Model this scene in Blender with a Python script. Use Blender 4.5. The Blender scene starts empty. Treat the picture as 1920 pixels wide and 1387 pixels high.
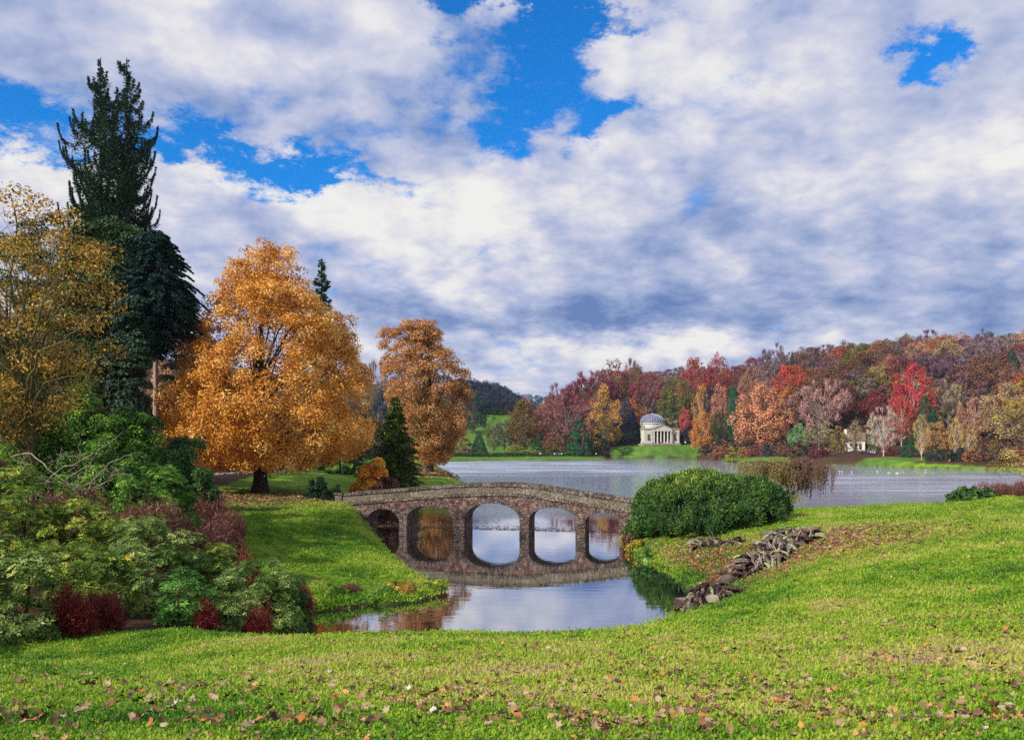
import bpy, math, random
import numpy as np
from mathutils import Vector, Matrix

# ------------------------------------------------------------------ camera, light, exposure
SC = bpy.context.scene
C = SC.collection
F = 1507.0            # focal length in photograph pixels (1920 wide)
EYE = 7.2             # eye height above the water
HOR = 830.0           # row of the horizon
cam_data = bpy.data.cameras.new('camera')
cam = bpy.data.objects.new('camera', cam_data)
C.objects.link(cam)
cam.location = (0, 0, EYE)
cam.rotation_euler = (math.radians(90), 0, 0)
cam_data.sensor_width = 36
cam_data.lens = F / 1920 * 36
cam_data.shift_y = (HOR - 693.5) / 1920
cam_data.clip_start = 0.1
cam_data.clip_end = 6000
SC.camera = cam

SUN_DIR = Vector((-0.66, -0.54, 0.52)).normalized()
sun_el = math.asin(SUN_DIR.z)
sun_az = math.atan2(SUN_DIR.x, SUN_DIR.y)
sd = bpy.data.lights.new('sun', 'SUN')
sd.energy = 5.0
sd.angle = math.radians(0.6)
sd.color = (1.0, 0.93, 0.82)
sun = bpy.data.objects.new('sun', sd)
C.objects.link(sun)
sun.rotation_euler = SUN_DIR.to_track_quat('Z', 'Y').to_euler()
sun.location = (-60, -40, 80)

SC.view_settings.view_transform = 'Standard'
SC.view_settings.look = 'None'
SC.view_settings.exposure = 0.0
SC.view_settings.gamma = 1.0
SC.view_settings.use_curve_mapping = False
SC.render.engine = 'CYCLES'
SC.cycles.use_denoising = False
SC.cycles.denoiser = 'OPENIMAGEDENOISE'
SC.cycles.denoising_prefilter = 'ACCURATE'
SC.cycles.max_bounces = 6
SC.cycles.diffuse_bounces = 2
SC.cycles.glossy_bounces = 3
SC.cycles.transmission_bounces = 3
SC.cycles.transparent_max_bounces = 4
SC.cycles.sample_clamp_indirect = 3


# ------------------------------------------------------------------ node helper
class S:
    """a socket with arithmetic"""
    nt = None
    def __init__(self, s): self.s = s
    @staticmethod
    def m(op, *a):
        n = S.nt.nodes.new('ShaderNodeMath'); n.operation = op
        for i, v in enumerate(a):
            if isinstance(v, S): S.nt.links.new(v.s, n.inputs[i])
            else: n.inputs[i].default_value = v
        return S(n.outputs[0])
    def __add__(a, b): return S.m('ADD', a, b)
    def __radd__(a, b): return S.m('ADD', b, a)
    def __sub__(a, b): return S.m('SUBTRACT', a, b)
    def __rsub__(a, b): return S.m('SUBTRACT', b, a)
    def __mul__(a, b): return S.m('MULTIPLY', a, b)
    def __rmul__(a, b): return S.m('MULTIPLY', b, a)
    def __truediv__(a, b): return S.m('DIVIDE', a, b)


def node(t, **kw):
    n = S.nt.nodes.new(t)
    for k, v in kw.items(): setattr(n, k, v)
    return n


def link(a, b): S.nt.links.new(a.s if isinstance(a, S) else a, b)


def smooth(x, lo, hi, a=0.0, b=1.0):
    n = node('ShaderNodeMapRange', interpolation_type='SMOOTHSTEP')
    link(x, n.inputs['Value'])
    n.inputs['From Min'].default_value = lo; n.inputs['From Max'].default_value = hi
    n.inputs['To Min'].default_value = a; n.inputs['To Max'].default_value = b
    return S(n.outputs[0])


def noise(vec, scale, detail=4, rough=0.55, dist=0.0, color=False):
    n = node('ShaderNodeTexNoise')
    n.inputs['Scale'].default_value = scale; n.inputs['Detail'].default_value = detail
    n.inputs['Roughness'].default_value = rough; n.inputs['Distortion'].default_value = dist
    if vec is not None: link(vec, n.inputs['Vector'])
    return S(n.outputs['Color' if color else 'Fac'])


def combine(x, y, z):
    n = node('ShaderNodeCombineXYZ')
    for i, v in enumerate((x, y, z)):
        if isinstance(v, S): link(v, n.inputs[i])
        else: n.inputs[i].default_value = v
    return S(n.outputs[0])


def ramp(x, stops):
    n = node('ShaderNodeValToRGB')
    e = n.color_ramp.elements
    while len(e) < len(stops): e.new(0.5)
    for k, (p, c) in enumerate(stops):
        e[k].position = p; e[k].color = (*c[:3], 1)
    link(x, n.inputs[0])
    return S(n.outputs[0])


def mixc(f, a, b, mode='MIX'):
    n = node('ShaderNodeMix', data_type='RGBA', blend_type=mode)
    if isinstance(f, S): link(f, n.inputs[0])
    else: n.inputs[0].default_value = f
    for v, i in ((a, 6), (b, 7)):
        if isinstance(v, S): link(v, n.inputs[i])
        else: n.inputs[i].default_value = (*v[:3], 1)
    return S(n.outputs[2])


# ------------------------------------------------------------------ sky
def pix_dir(px, py):
    az = math.atan2(px - 960, F)
    el = math.atan2(HOR - py, math.hypot(F, px - 960))
    return az, el


world = bpy.data.worlds.new('World')
SC.world = world
world.use_nodes = True
S.nt = world.node_tree
S.nt.nodes.clear()
tc = node('ShaderNodeTexCoord')
sep = node('ShaderNodeSeparateXYZ'); link(tc.outputs['Generated'], sep.inputs[0])
dx, dy, dz = S(sep.outputs[0]), S(sep.outputs[1]), S(sep.outputs[2])
az = S.m('ARCTAN2', dx, dy)
el = S.m('ARCSINE', dz)
den = S.m('MAXIMUM', dz, 0.0) + 0.30
pl = combine(dx / den, dy / den, 0.0)
n_warp = noise(pl, 4.0, 9, 0.66, 0.0, color=True)
sw = node('ShaderNodeSeparateXYZ'); link(n_warp, sw.inputs[0])
azw = az + (S(sw.outputs[0]) - 0.5) * 0.34
elw = el + (S(sw.outputs[1]) - 0.5) * 0.24


def blob(px, py, rx, ry, amp, a=azw, e=elw):
    a0, e0 = pix_dir(px, py)
    u = (a - a0) * (F / rx * 0.8)
    v = (e - e0) * (F / ry * 0.9)
    d = (u * u + v * v) * -1.0
    return S.m('EXPONENT', d) * amp


def total(lst, a=azw, e=elw):
    s = None
    for b in lst:
        x = blob(*b, a, e)
        s = x if s is None else s + x
    return s


holes = [(1065, 85, 50, 65, 1.15), (945, 215, 50, 62, 1.1), (1140, 250, 62, 40, 1.1), (1050, 175, 40, 30, .5), (1000, 3, 200, 20, 1.1), (855, 15, 36, 36, .9),
         (1785, 72, 44, 56, 1.35), (50, 262, 100, 34, 1.0), (350, 285, 85, 30, 1.0), (540, 305, 75, 28, 1.05),
         (700, 350, 170, 20, .6), (480, 385, 50, 30, .5), (860, 200, 40, 60, .4), (430, 150, 70, 50, .25),
         (980, 120, 50, 100, .3), (1090, 180, 80, 50, .25), (180, 200, 160, 40, .35), (720, 245, 200, 30, .30), (620, 130, 90, 60, .2), (1890, 430, 110, 70, -.7), (1300, 520, 260, 60, -.25)]
fb = noise(pl, 2.3, 9, 0.58)
wisp = noise(pl, 7.0, 9, 0.70)
bil = S.m('ABSOLUTE', noise(pl, 3.4, 3, 0.5, 0.3) - 0.5) * 2.0 + S.m('ABSOLUTE', noise(pl, 8.5, 4, 0.55, 0.3) - 0.5) * 1.1
cover = (fb - 0.5) * 2.6 + (wisp - 0.5) * 1.2 + (bil - 0.45) * 0.9 + 1.17 - total(holes) * 1.0
alpha = smooth(cover, 0.0, 0.74)

bright = [(450, 335, 90, 40, .50), (70, 305, 90, 45, .55), (370, 90, 90, 70, .40), (700, 405, 190, 62, .55), (900, 375, 100, 60, .40),
          (1350, 150, 150, 90, .42), (1200, 350, 60, 30, .2), (1500, 330, 70, 25, .35), (1790, 330, 150, 60, .45), (1260, 645, 190, 28, .55),
          (1640, 590, 150, 34, .35), (1050, 120, 60, 60, .15), (600, 150, 130, 60, .2), (1120, 280, 70, 30, .25), (1000, 690, 120, 25, .25), (860, 480, 160, 40, .2)]
dark = [(700, 240, 260, 70, .22), (1170, 600, 330, 26, .40), (900, 612, 200, 30, .22), (1560, 430, 260, 70, .25), (700, 575, 130, 30, .16), (500, 480, 130, 40, .10),
        (1800, 590, 220, 34, .40), (1500, 555, 260, 26, .30), (180, 110, 160, 60, .15), (450, 395, 60, 25, .35), (1720, 200, 200, 50, .15), (640, 70, 120, 50, .15), (300, 190, 150, 40, .15)]
off = combine(-0.045, 0.02, 0.03)
va = node('ShaderNodeVectorMath', operation='ADD'); link(pl, va.inputs[0]); link(off, va.inputs[1])
nb = noise(pl, 3.6, 8, 0.55)
nb2 = noise(va.outputs[0], 3.6, 8, 0.55)
relief = (nb - nb2) * 1.7
big = (noise(pl, 1.7, 3, 0.5) - 0.5) * 0.6
a2 = az + (S(sw.outputs[1]) - 0.5) * 0.12
e2 = el + (S(sw.outputs[2]) - 0.5) * 0.09
shade = relief + big + (fb - 0.5) * 0.40 + (wisp - 0.5) * 0.25 + (bil - 0.45) * 0.55 + 0.72 + total(bright, a2, e2) * 0.72 - total(dark, a2, e2) * 0.85
low = smooth(el, 0.0, 0.16, -0.03, 0.0)
shade = shade + low
ccol = ramp(shade, [(0.0, (0.15, 0.25, 0.55)), (0.25, (0.30, 0.40, 0.68)), (0.48, (0.49, 0.56, 0.80)), (0.68, (0.70, 0.72, 0.88)), (0.85, (0.90, 0.89, 0.93)), (1.0, (1.0, 1.0, 0.97))])
sky = node('ShaderNodeTexSky', sky_type='NISHITA')
sky.sun_disc = False
sky.sun_elevation = sun_el
sky.sun_rotation = sun_az
sky.altitude = 0; sky.air_density = 1.0; sky.dust_density = 0.3; sky.ozone_density = 3.0
skyc = mixc(1.0, S(sky.outputs[0]), (0.07, 0.95, 1.75), 'MULTIPLY')
bg1 = node('ShaderNodeBackground'); link(skyc, bg1.inputs[0]); bg1.inputs[1].default_value = 0.11
bg2 = node('ShaderNodeBackground'); link(ccol, bg2.inputs[0]); bg2.inputs[1].default_value = 0.88
mx = node('ShaderNodeMixShader'); link(alpha, mx.inputs[0]); link(bg1.outputs[0], mx.inputs[1]); link(bg2.outputs[0], mx.inputs[2])
wo = node('ShaderNodeOutputWorld'); link(mx.outputs[0], wo.inputs[0])
world.cycles.sampling_method = 'MANUAL'
world.cycles.sample_map_resolution = 512


# ------------------------------------------------------------------ geometry helpers
def at(px, D, z=0.0):
    return np.array([(px - 960) / F * D, D, z])


def water_at(px, py):
    D = EYE * F / (py - HOR)
    return ((px - 960) / F * D, D)


def zof(py, D):
    return EYE - (py - HOR) / F * D


class Acc:
    """collects polygons, then links them as ONE mesh object"""
    def __init__(self):
        self.v = []; self.q = []; self.t = []; self.qv = []; self.tv = []; self.qm = []; self.tm = []; self.n = 0
    def add(self, V, Fc, val=0.5, mat=0):
        V = np.asarray(V, dtype=np.float32).reshape(-1, 3)
        Fc = np.asarray(Fc, dtype=np.int32)
        if len(Fc) == 0: return
        vals = np.broadcast_to(np.asarray(val, dtype=np.float32), (len(Fc),))
        ms = np.full(len(Fc), mat, dtype=np.int32)
        if Fc.shape[1] == 4: self.q.append(Fc + self.n); self.qv.append(vals); self.qm.append(ms)
        else: self.t.append(Fc + self.n); self.tv.append(vals); self.tm.append(ms)
        self.v.append(V); self.n += len(V)
    def mesh(self, name, mats, smooth_=False):
        V = np.concatenate(self.v)
        q = np.concatenate(self.q) if self.q else np.zeros((0, 4), np.int32)
        t = np.concatenate(self.t) if self.t else np.zeros((0, 3), np.int32)
        me = bpy.data.meshes.new(name)
        me.vertices.add(len(V)); me.vertices.foreach_set('co', V.ravel())
        nl = q.size + t.size
        me.loops.add(nl); me.loops.foreach_set('vertex_index', np.concatenate([q.ravel(), t.ravel()]))
        npoly = len(q) + len(t)
        me.polygons.add(npoly)
        ls = np.concatenate([np.arange(len(q)) * 4, q.size + np.arange(len(t)) * 3]).astype(np.int32)
        me.polygons.foreach_set('loop_start', ls)
        mi = np.concatenate((self.qm + self.tm)) if npoly else []
        for m in mats: me.materials.append(m)
        me.update(calc_edges=True)
        me.polygons.foreach_set('material_index', mi.astype(np.int32))
        me.polygons.foreach_set('use_smooth', np.full(npoly, bool(smooth_)))
        at_ = me.attributes.new('v', 'FLOAT', 'FACE')
        at_.data.foreach_set('value', np.concatenate(self.qv + self.tv).astype(np.float32))
        me.update()
        return me


def obj(name, me, parent=None, loc=None, **props):
    o = bpy.data.objects.new(name, me)
    C.objects.link(o)
    if parent is not None: o.parent = parent
    if loc is not None: o.location = loc
    for k, v in props.items(): o[k] = v
    return o


def thing(name, label, cat, loc=(0, 0, 0), group=None, rotz=0.0):
    o = bpy.data.objects.new(name, None)
    C.objects.link(o)
    o.empty_display_size = 0.3
    o.location = loc; o.rotation_euler = (0, 0, rotz)
    o['label'] = label; o['category'] = cat
    if group: o['group'] = group
    return o


BOXF = np.array([[0, 3, 2, 1], [4, 5, 6, 7], [0, 1, 5, 4], [1, 2, 6, 5], [2, 3, 7, 6], [3, 0, 4, 7]])


def box(a, x0, x1, y0, y1, z0, z1, mat=0, val=0.5):
    V = [(x0, y0, z0), (x1, y0, z0), (x1, y1, z0), (x0, y1, z0), (x0, y0, z1), (x1, y0, z1), (x1, y1, z1), (x0, y1, z1)]
    a.add(V, BOXF, val, mat)


def hexa(a, pts, mat=0, val=0.5):
    """eight corner points, bottom ring then top ring"""
    a.add(pts, BOXF, val, mat)


def tube(a, P, R, sides=6, mat=0, val=0.5, cap=False):
    P = np.asarray(P, float); R = np.broadcast_to(np.asarray(R, float), (len(P),))
    T = np.gradient(P, axis=0)
    T /= np.linalg.norm(T, axis=1)[:, None] + 1e-9
    up = np.array([0.31, 0.17, 0.93])
    if abs(T[:, 2]).mean() > 0.8: up = np.array([1.0, 0.2, 0.05])
    A = np.cross(T, up); A /= np.linalg.norm(A, axis=1)[:, None] + 1e-9
    B = np.cross(T, A)
    th = np.arange(sides) / sides * 2 * np.pi
    V = P[:, None, :] + R[:, None, None] * (np.cos(th)[None, :, None] * A[:, None, :] + np.sin(th)[None, :, None] * B[:, None, :])
    n = len(P)
    i = np.arange(n - 1)[:, None] * sides; j = np.arange(sides)[None, :]; k = (j + 1) % sides
    Fc = np.stack([i + j, i + k, i + sides + k, i + sides + j], -1).reshape(-1, 4)
    a.add(V.reshape(-1, 3), Fc, val, mat)


def unit(v): return v / (np.linalg.norm(v, axis=-1, keepdims=True) + 1e-9)


def leaves(a, c, nrm, size, rng, aspect=0.6, val=0.5, mat=0, axis=None, fold=0.12):
    """rhombic slightly folded leaves: centres c, facing nrm"""
    c = np.asarray(c); n = len(c)
    nrm = unit(nrm)
    if axis is None: axis = rng.normal(size=(n, 3))
    ax = unit(axis - nrm * (axis * nrm).sum(1)[:, None])
    b = np.cross(nrm, ax)
    size = np.broadcast_to(size, (n,))[:, None]
    p0 = c - ax * size * 0.5
    p2 = c + ax * size * 0.5
    up = nrm * size * fold
    p1 = c + b * size * aspect * 0.5 + up
    p3 = c - b * size * aspect * 0.5 + up
    V = np.stack([p0, p1, p2, p3], 1).reshape(-1, 3)
    Fc = np.arange(n * 4).reshape(-1, 4)
    a.add(V, Fc, val, mat)


def rand_dir(rng, n):
    return unit(rng.normal(size=(n, 3)))


def clumps_foliage(a, cen, rad, per, leaf, rng, center, flat=0.75, mat=0, aspect=0.6, out=0.75, upb=0.35, jitter=0.35):
    """leafy clumps round given centres"""
    k = len(cen)
    n = np.maximum(3, (per * (rad / rad.mean()) ** 2)).astype(int)
    idx = np.repeat(np.arange(k), n)
    m = len(idx)
    d = rand_dir(rng, m)
    outd = unit(cen - center)[idx]
    d = unit(d + outd * out + np.array([0, 0, upb]))
    rr = rad[idx] * (0.45 + 0.62 * rng.random(m) ** 0.6)
    P = cen[idx] + d * rr[:, None] * np.array([1, 1, flat])
    nr = unit(d + rand_dir(rng, m) * 0.75 + np.array([0, 0, 0.25]))
    cv = rng.random(k)[idx]
    val = np.clip(0.5 + (cv - 0.5) * 0.6 + (rng.random(m) - 0.5) * jitter * 2, 0, 1)
    leaves(a, P, nr, leaf * (0.7 + 0.6 * rng.random(m)), rng, aspect, val, mat)


def envelope(prof, h):
    """prof rows (h, left, right) -> left, right at h"""
    p = np.array(prof, float)
    o = np.argsort(p[:, 0]); p = p[o]
    return np.interp(h, p[:, 0], p[:, 1]), np.interp(h, p[:, 0], p[:, 2])


def sample_env(prof, n, cr, rng, depth=0.95, lo=0.55):
    """clump centres inside a lopsided crown; x measured from the trunk"""
    p = np.array(prof, float)
    h0, h1 = p[:, 0].min(), p[:, 0].max()
    hs = np.linspace(h0, h1, 200)
    L, Rr = envelope(prof, hs)
    w = np.maximum(Rr - L, 0.01) ** 1.15
    cdf = np.cumsum(w); cdf /= cdf[-1]
    h = np.interp(rng.random(n), cdf, hs)
    L, Rr = envelope(prof, h)
    mid = (L + Rr) / 2
    rx = np.maximum((Rr - L) / 2 - cr * 0.8, 0.05)
    th = rng.random(n) * 2 * np.pi
    rho = lo + (1 - lo) * rng.random(n) ** 0.5
    return np.stack([mid + rx * rho * np.cos(th), rx * depth * rho * np.sin(th), np.clip(h, h0 + cr * 0.5, h1 - cr * 0.6)], 1)


def limbs(a, base_r, trunk_pts, cen, rng, frac=0.5, r0=0.12, sides=5, mat=0, sag=0.1):
    """limbs curving from the trunk to a share of the clump centres"""
    T = np.asarray(trunk_pts)
    k = max(1, int(len(cen) * frac))
    sel = rng.choice(len(cen), k, replace=False)
    hz = T[:, 2]
    for i in sel:
        c = cen[i]
        zt = hz[0] + (c[2] - hz[0]) * (0.35 + 0.35 * rng.random())
        zt = min(max(zt, hz[0] + 0.12 * (hz[-1] - hz[0])), hz[-1])
        s = np.array([np.interp(zt, hz, T[:, 0]), np.interp(zt, hz, T[:, 1]), zt])
        L = np.linalg.norm(c - s)
        mid = (s + c) / 2 + np.array([0, 0, L * sag]) + rng.normal(size=3) * L * 0.05
        t = np.linspace(0, 1, 5)[:, None]
        P = (1 - t) ** 2 * s + 2 * t * (1 - t) * mid + t ** 2 * c
        rr = r0 * (0.5 + 0.5 * min(1, L / 6))
        tube(a, P, rr * np.linspace(1, 0.2, 5), sides, mat, rng.random())


def trunk_path(h, rng, lean=0.02, n=9, x=0, y=0, z0=-0.3):
    z = np.linspace(z0, h, n)
    w = np.cumsum(rng.normal(size=(n, 2)) * lean * h / n * 1.5, axis=0); w -= w[0]
    return np.stack([x + w[:, 0], y + w[:, 1], z], 1)


# ------------------------------------------------------------------ materials
def new_mat(name):
    m = bpy.data.materials.new(name); m.use_nodes = True
    S.nt = m.node_tree; S.nt.nodes.clear()
    return m


def out_bsdf(bsdf):
    o = node('ShaderNodeOutputMaterial'); link(bsdf, o.inputs[0])


def principled(col, rough=0.8, spec=0.3, bump=None, bstr=0.3, bdist=0.05, **kw):
    p = node('ShaderNodeBsdfPrincipled')
    if isinstance(col, S): link(col, p.inputs['Base Color'])
    else: p.inputs['Base Color'].default_value = (*col, 1)
    if isinstance(rough, S): link(rough, p.inputs['Roughness'])
    else: p.inputs['Roughness'].default_value = rough
    p.inputs['Specular IOR Level'].default_value = spec
    if bump is not None:
        b = node('ShaderNodeBump'); link(bump, b.inputs['Height'])
        b.inputs['Strength'].default_value = bstr; b.inputs['Distance'].default_value = bdist
        link(b.outputs[0], p.inputs['Normal'])
    for k, v in kw.items(): p.inputs[k].default_value = v
    return p.outputs[0]


def leaf_mat(name, stops=None, trans=0.3, rough=0.55, spec=0.25, use_obj=False, gain=(0.55, 1.5)):
    """foliage: colour from the per-leaf value, partly see-through"""
    m = new_mat(name)
    a = node('ShaderNodeAttribute', attribute_name='v')
    v = S(a.outputs['Fac'])
    if use_obj:
        oi = node('ShaderNodeObjectInfo')
        g = smooth(v, 0.0, 1.0, *gain)
        gg = combine(g * 1.0, g, g)
        col = mixc(1.0, S(oi.outputs['Color']), gg, 'MULTIPLY')
        hs = node('ShaderNodeHueSaturation')
        h = 0.5 + (v - 0.5) * -0.03
        link(h, hs.inputs['Hue']); link(col, hs.inputs['Color'])
        col = S(hs.outputs[0])
    else:
        col = ramp(v, stops)
    p = principled(col, rough, spec)
    t = node('ShaderNodeBsdfTranslucent'); link(col, t.inputs[0])
    mxs = node('ShaderNodeMixShader'); mxs.inputs[0].default_value = trans
    link(p, mxs.inputs[1]); link(t.outputs[0], mxs.inputs[2])
    out_bsdf(mxs.outputs[0])
    return m


def bark_mat(name, c1, c2, scale=6.0):
    m = new_mat(name)
    tcn = node('ShaderNodeTexCoord')
    mp = node('ShaderNodeMapping'); mp.inputs['Scale'].default_value = (1, 1, 0.25); link(tcn.outputs['Object'], mp.inputs[0])
    n = noise(S(mp.outputs[0]), scale, 6, 0.65)
    col = ramp(n, [(0.3, c1), (0.7, c2)])
    out_bsdf(principled(col, 0.9, 0.15, n, 0.8, 0.08))
    return m


M = {}
M['bark'] = bark_mat('dark_bark', (0.022, 0.017, 0.014), (0.075, 0.058, 0.045))
M['bark_brown'] = bark_mat('brown_bark', (0.06, 0.038, 0.028), (0.16, 0.11, 0.08))
M['bark_pale'] = bark_mat('pale_bark', (0.28, 0.20, 0.16), (0.55, 0.46, 0.38), 3.0)
M['bark_moss'] = bark_mat('mossy_bark', (0.07, 0.075, 0.02), (0.20, 0.17, 0.07))
M['crown'] = leaf_mat('crown_leaves', use_obj=True, trans=0.25)
M['twig'] = leaf_mat('crown_twigs', use_obj=True, trans=0.05, gain=(0.5, 1.6))
# ------------------------------------------------------------------ terrain
W = lambda px, py: water_at(px, py)
SHORE = [W(690, 999), W(700, 1010), W(728, 1046), W(772, 1083), W(815, 1106), W(818, 1120), W(770, 1130), W(700, 1134), W(615, 1143), W(580, 1152), (-9.6, 30.5), (-9, 27.2),
         (-2, 26.9), (3, 27.8), (5.9, 31.6), W(1285, 1152), W(1312, 1112), W(1290, 1085), W(1235, 1058), W(1188, 1036), W(1168, 1014),
         (9.3, 63.8), W(1260, 985), W(1400, 970), W(1500, 962), W(1640, 956), (50, 90.4), (60, 92), (110, 95), (160, 120), (185, 150),
         W(2150, 888), W(1920, 882), W(1850, 879.5), W(1720, 876), W(1640, 873), W(1560, 871), W(1500, 869), W(1400, 868), (84, 322), (80, 345),
         W(1308, 858), W(1240, 858.5), W(1165, 858), (44, 385), W(1145, 861), W(1135, 862.6), W(1080, 863.4), W(960, 863.5), W(830, 865.5),
         (-40, 301), (-60, 285), (-62, 240), (-40, 215), W(820, 873), W(842, 886), W(862, 906), (-6.5, 130), (-8, 112), (-14, 100), (-16.5, 85), (-15, 74), (-13.6, 67)]
SHORE = np.array(SHORE)

CTRL = [  # (px, distance, height)
    (-600, 4, 5.6), (0, 4, 5.62), (960, 4, 5.64), (1920, 4, 5.7), (2600, 4, 6.0),
    (-400, 9.5, 5.2), (0, 9.5, 4.55), (500, 9.5, 4.5), (960, 9.5, 4.55), (1450, 9.5, 4.62), (1920, 9.5, 4.85), (2500, 9.5, 5.6),
    (-300, 17, 4.3), (0, 17, 3.0), (300, 17, 3.0), (600, 17.5, 2.96), (960, 17.5, 2.95), (1235, 18, 3.08), (1500, 18, 3.6), (1920, 18, 4.25), (2500, 18, 6),
    (600, 24, .6), (850, 24, .6), (1100, 24, .7), (850, 20.5, 2.0), (600, 20.5, 2.0), (1100, 20.5, 2.05), (850, 28, .3), (1235, 25, 1.5), (1300, 30, .95), (1180, 30, .5),
    (1350, 24, 2.2), (1350, 36, 1.15), (1500, 22, 3.26), (1500, 36, 2.6), (1500, 52, 1.95), (1500, 70, 1.35), (1480, 79, .75), (1600, 80, .8),
    (1700, 19, 3.9), (1700, 34, 3.4), (1700, 50, 2.8), (1700, 66, 2.0), (1920, 22, 4.2), (1920, 32, 3.95), (1920, 42, 4.08), (1920, 55, 3.5), (2500, 40, 9),
    (2500, 60, 8), (1920, 80, 1.2), (2500, 90, 3), (1350, 48, 1.15), (1350, 60, 1.25), (1250, 52, .45), (1250, 58, .9), (1200, 58, .8), (1300, 68, .9),
    (300, 24, 2.3), (100, 24, 3.0), (-300, 24, 5.5), (500, 24, 1.5), (300, 34, 2.2), (100, 36, 3.6), (-200, 36, 7.0), (450, 33, 1.3), (400, 50, 2.2), (200, 50, 3.4),
    (0, 50, 5.0), (-300, 50, 10), (600, 52, 1.45), (700, 46, .7), (600, 40, .75), (490, 75, 2.47), (640, 62.5, 2.45), (450, 66, 2.35), (560, 62, 2.3), (550, 70, 2.4),
    (400, 95, 3.5), (200, 80, 5), (0, 80, 8), (-300, 80, 14), (700, 85, 2.3), (600, 100, 3.1), (500, 130, 4.5), (400, 150, 8), (200, 150, 15), (0, 150, 20),
    (-300, 150, 28), (780, 110, 1.9), (815, 142, 2.0), (830, 120, 1.7), (760, 180, 3), (700, 250, 6), (500, 300, 25), (200, 300, 40), (-300, 300, 45),
    (830, 345, 1.2), (1000, 345, 1.2), (1130, 345, 1.2), (880, 420, 4.4), (900, 500, 16), (900, 560, 22), (800, 420, 6), (930, 650, 38), (850, 650, 48), (700, 650, 55), (985, 700, 24),
    (1005, 800, 18), (1010, 1600, 92), (800, 1700, 105), (1300, 1600, 100), (1000, 1000, 20), (1000, 2600, 60), (300, 2500, 90), (1700, 2500, 90),
    (1000, 420, 3), (1080, 400, 4), (1100, 480, 22), (1100, 560, 36), (1050, 520, 20), (1200, 405, 6.4), (1240, 392, 6.0), (1240, 405, 6.4), (1290, 405, 6.3), (1200, 480, 28), (1200, 560, 44),
    (1350, 340, 3), (1300, 440, 15), (1300, 520, 38), (1500, 300, 3.5), (1500, 380, 22), (1500, 480, 45), (1600, 285, 3.4), (1640, 265, 2.6), (1600, 300, 4.4), (1700, 262, 2.4),
    (1700, 330, 20), (1700, 430, 46), (1920, 240, 3), (1920, 300, 18), (1920, 400, 43), (2400, 230, 5), (2400, 400, 55), (1500, 700, 48), (1920, 700, 54), (1300, 800, 46),
    (2400, 1500, 80), (1200, 150, 1.5), (1600, 150, 1.5), (1000, 150, 1.5), (1000, 250, 1.2), (1500, 110, 1.0), (1800, 110, 1.2), (960, 45, .8), (1000, 90, 1.2), (1200, 90, 1.2)]


def tps_coord(x, y):
    ye = np.maximum(y, 4.0)
    return np.stack([x / ye * F / 480.0, 2.3 * np.log(ye / 4.0)], -1)


_cp = np.array([[(p - 960) / F * d, d, z] for p, d, z in CTRL])
_cc = tps_coord(_cp[:, 0], _cp[:, 1])


def _phi(r2): return np.where(r2 > 1e-12, 0.5 * r2 * np.log(r2 + 1e-12), 0.0)


_n = len(_cc)
_K = _phi(((_cc[:, None] - _cc[None]) ** 2).sum(-1)) + np.eye(_n) * 0.004
_Pm = np.concatenate([np.ones((_n, 1)), _cc], 1)
_A = np.block([[_K, _Pm], [_Pm.T, np.zeros((3, 3))]])
_zz = np.log(np.maximum(_cp[:, 2], 0.1) + 2.0)
_wt = np.linalg.solve(_A, np.concatenate([_zz, np.zeros(3)]))


def shore_sd(x, y):
    """distance to the water's edge, positive on land"""
    P = np.stack([x, y], -1)
    A = SHORE; B = np.roll(SHORE, -1, axis=0)
    best = np.full(P.shape[:-1], 1e9)
    inside = np.zeros(P.shape[:-1], bool)
    for a, b in zip(A, B):
        ab = b - a; ap = P - a
        t = np.clip((ap @ ab) / (ab @ ab), 0, 1)
        d = ((ap - t[..., None] * ab) ** 2).sum(-1)
        best = np.minimum(best, d)
        c = ((a[1] > y) != (b[1] > y))
        with np.errstate(divide='ignore', invalid='ignore'):
            xi = (b[0] - a[0]) * (y - a[1]) / (b[1] - a[1] + 1e-12) + a[0]
        inside ^= c & (x < xi)
    d = np.sqrt(best)
    return np.where(inside, -d, d)


def wob(x, y, s, k=0):
    return (np.sin(x * s * 1.0 + 1.3 + k) * np.cos(y * s * 1.13 + 0.7 * k) + 0.5 * np.sin(x * s * 2.3 + y * s * 1.7 + k * 2.1) + 0.3 * np.cos(x * s * 4.1 - y * s * 3.7 + k)) / 1.8


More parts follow.
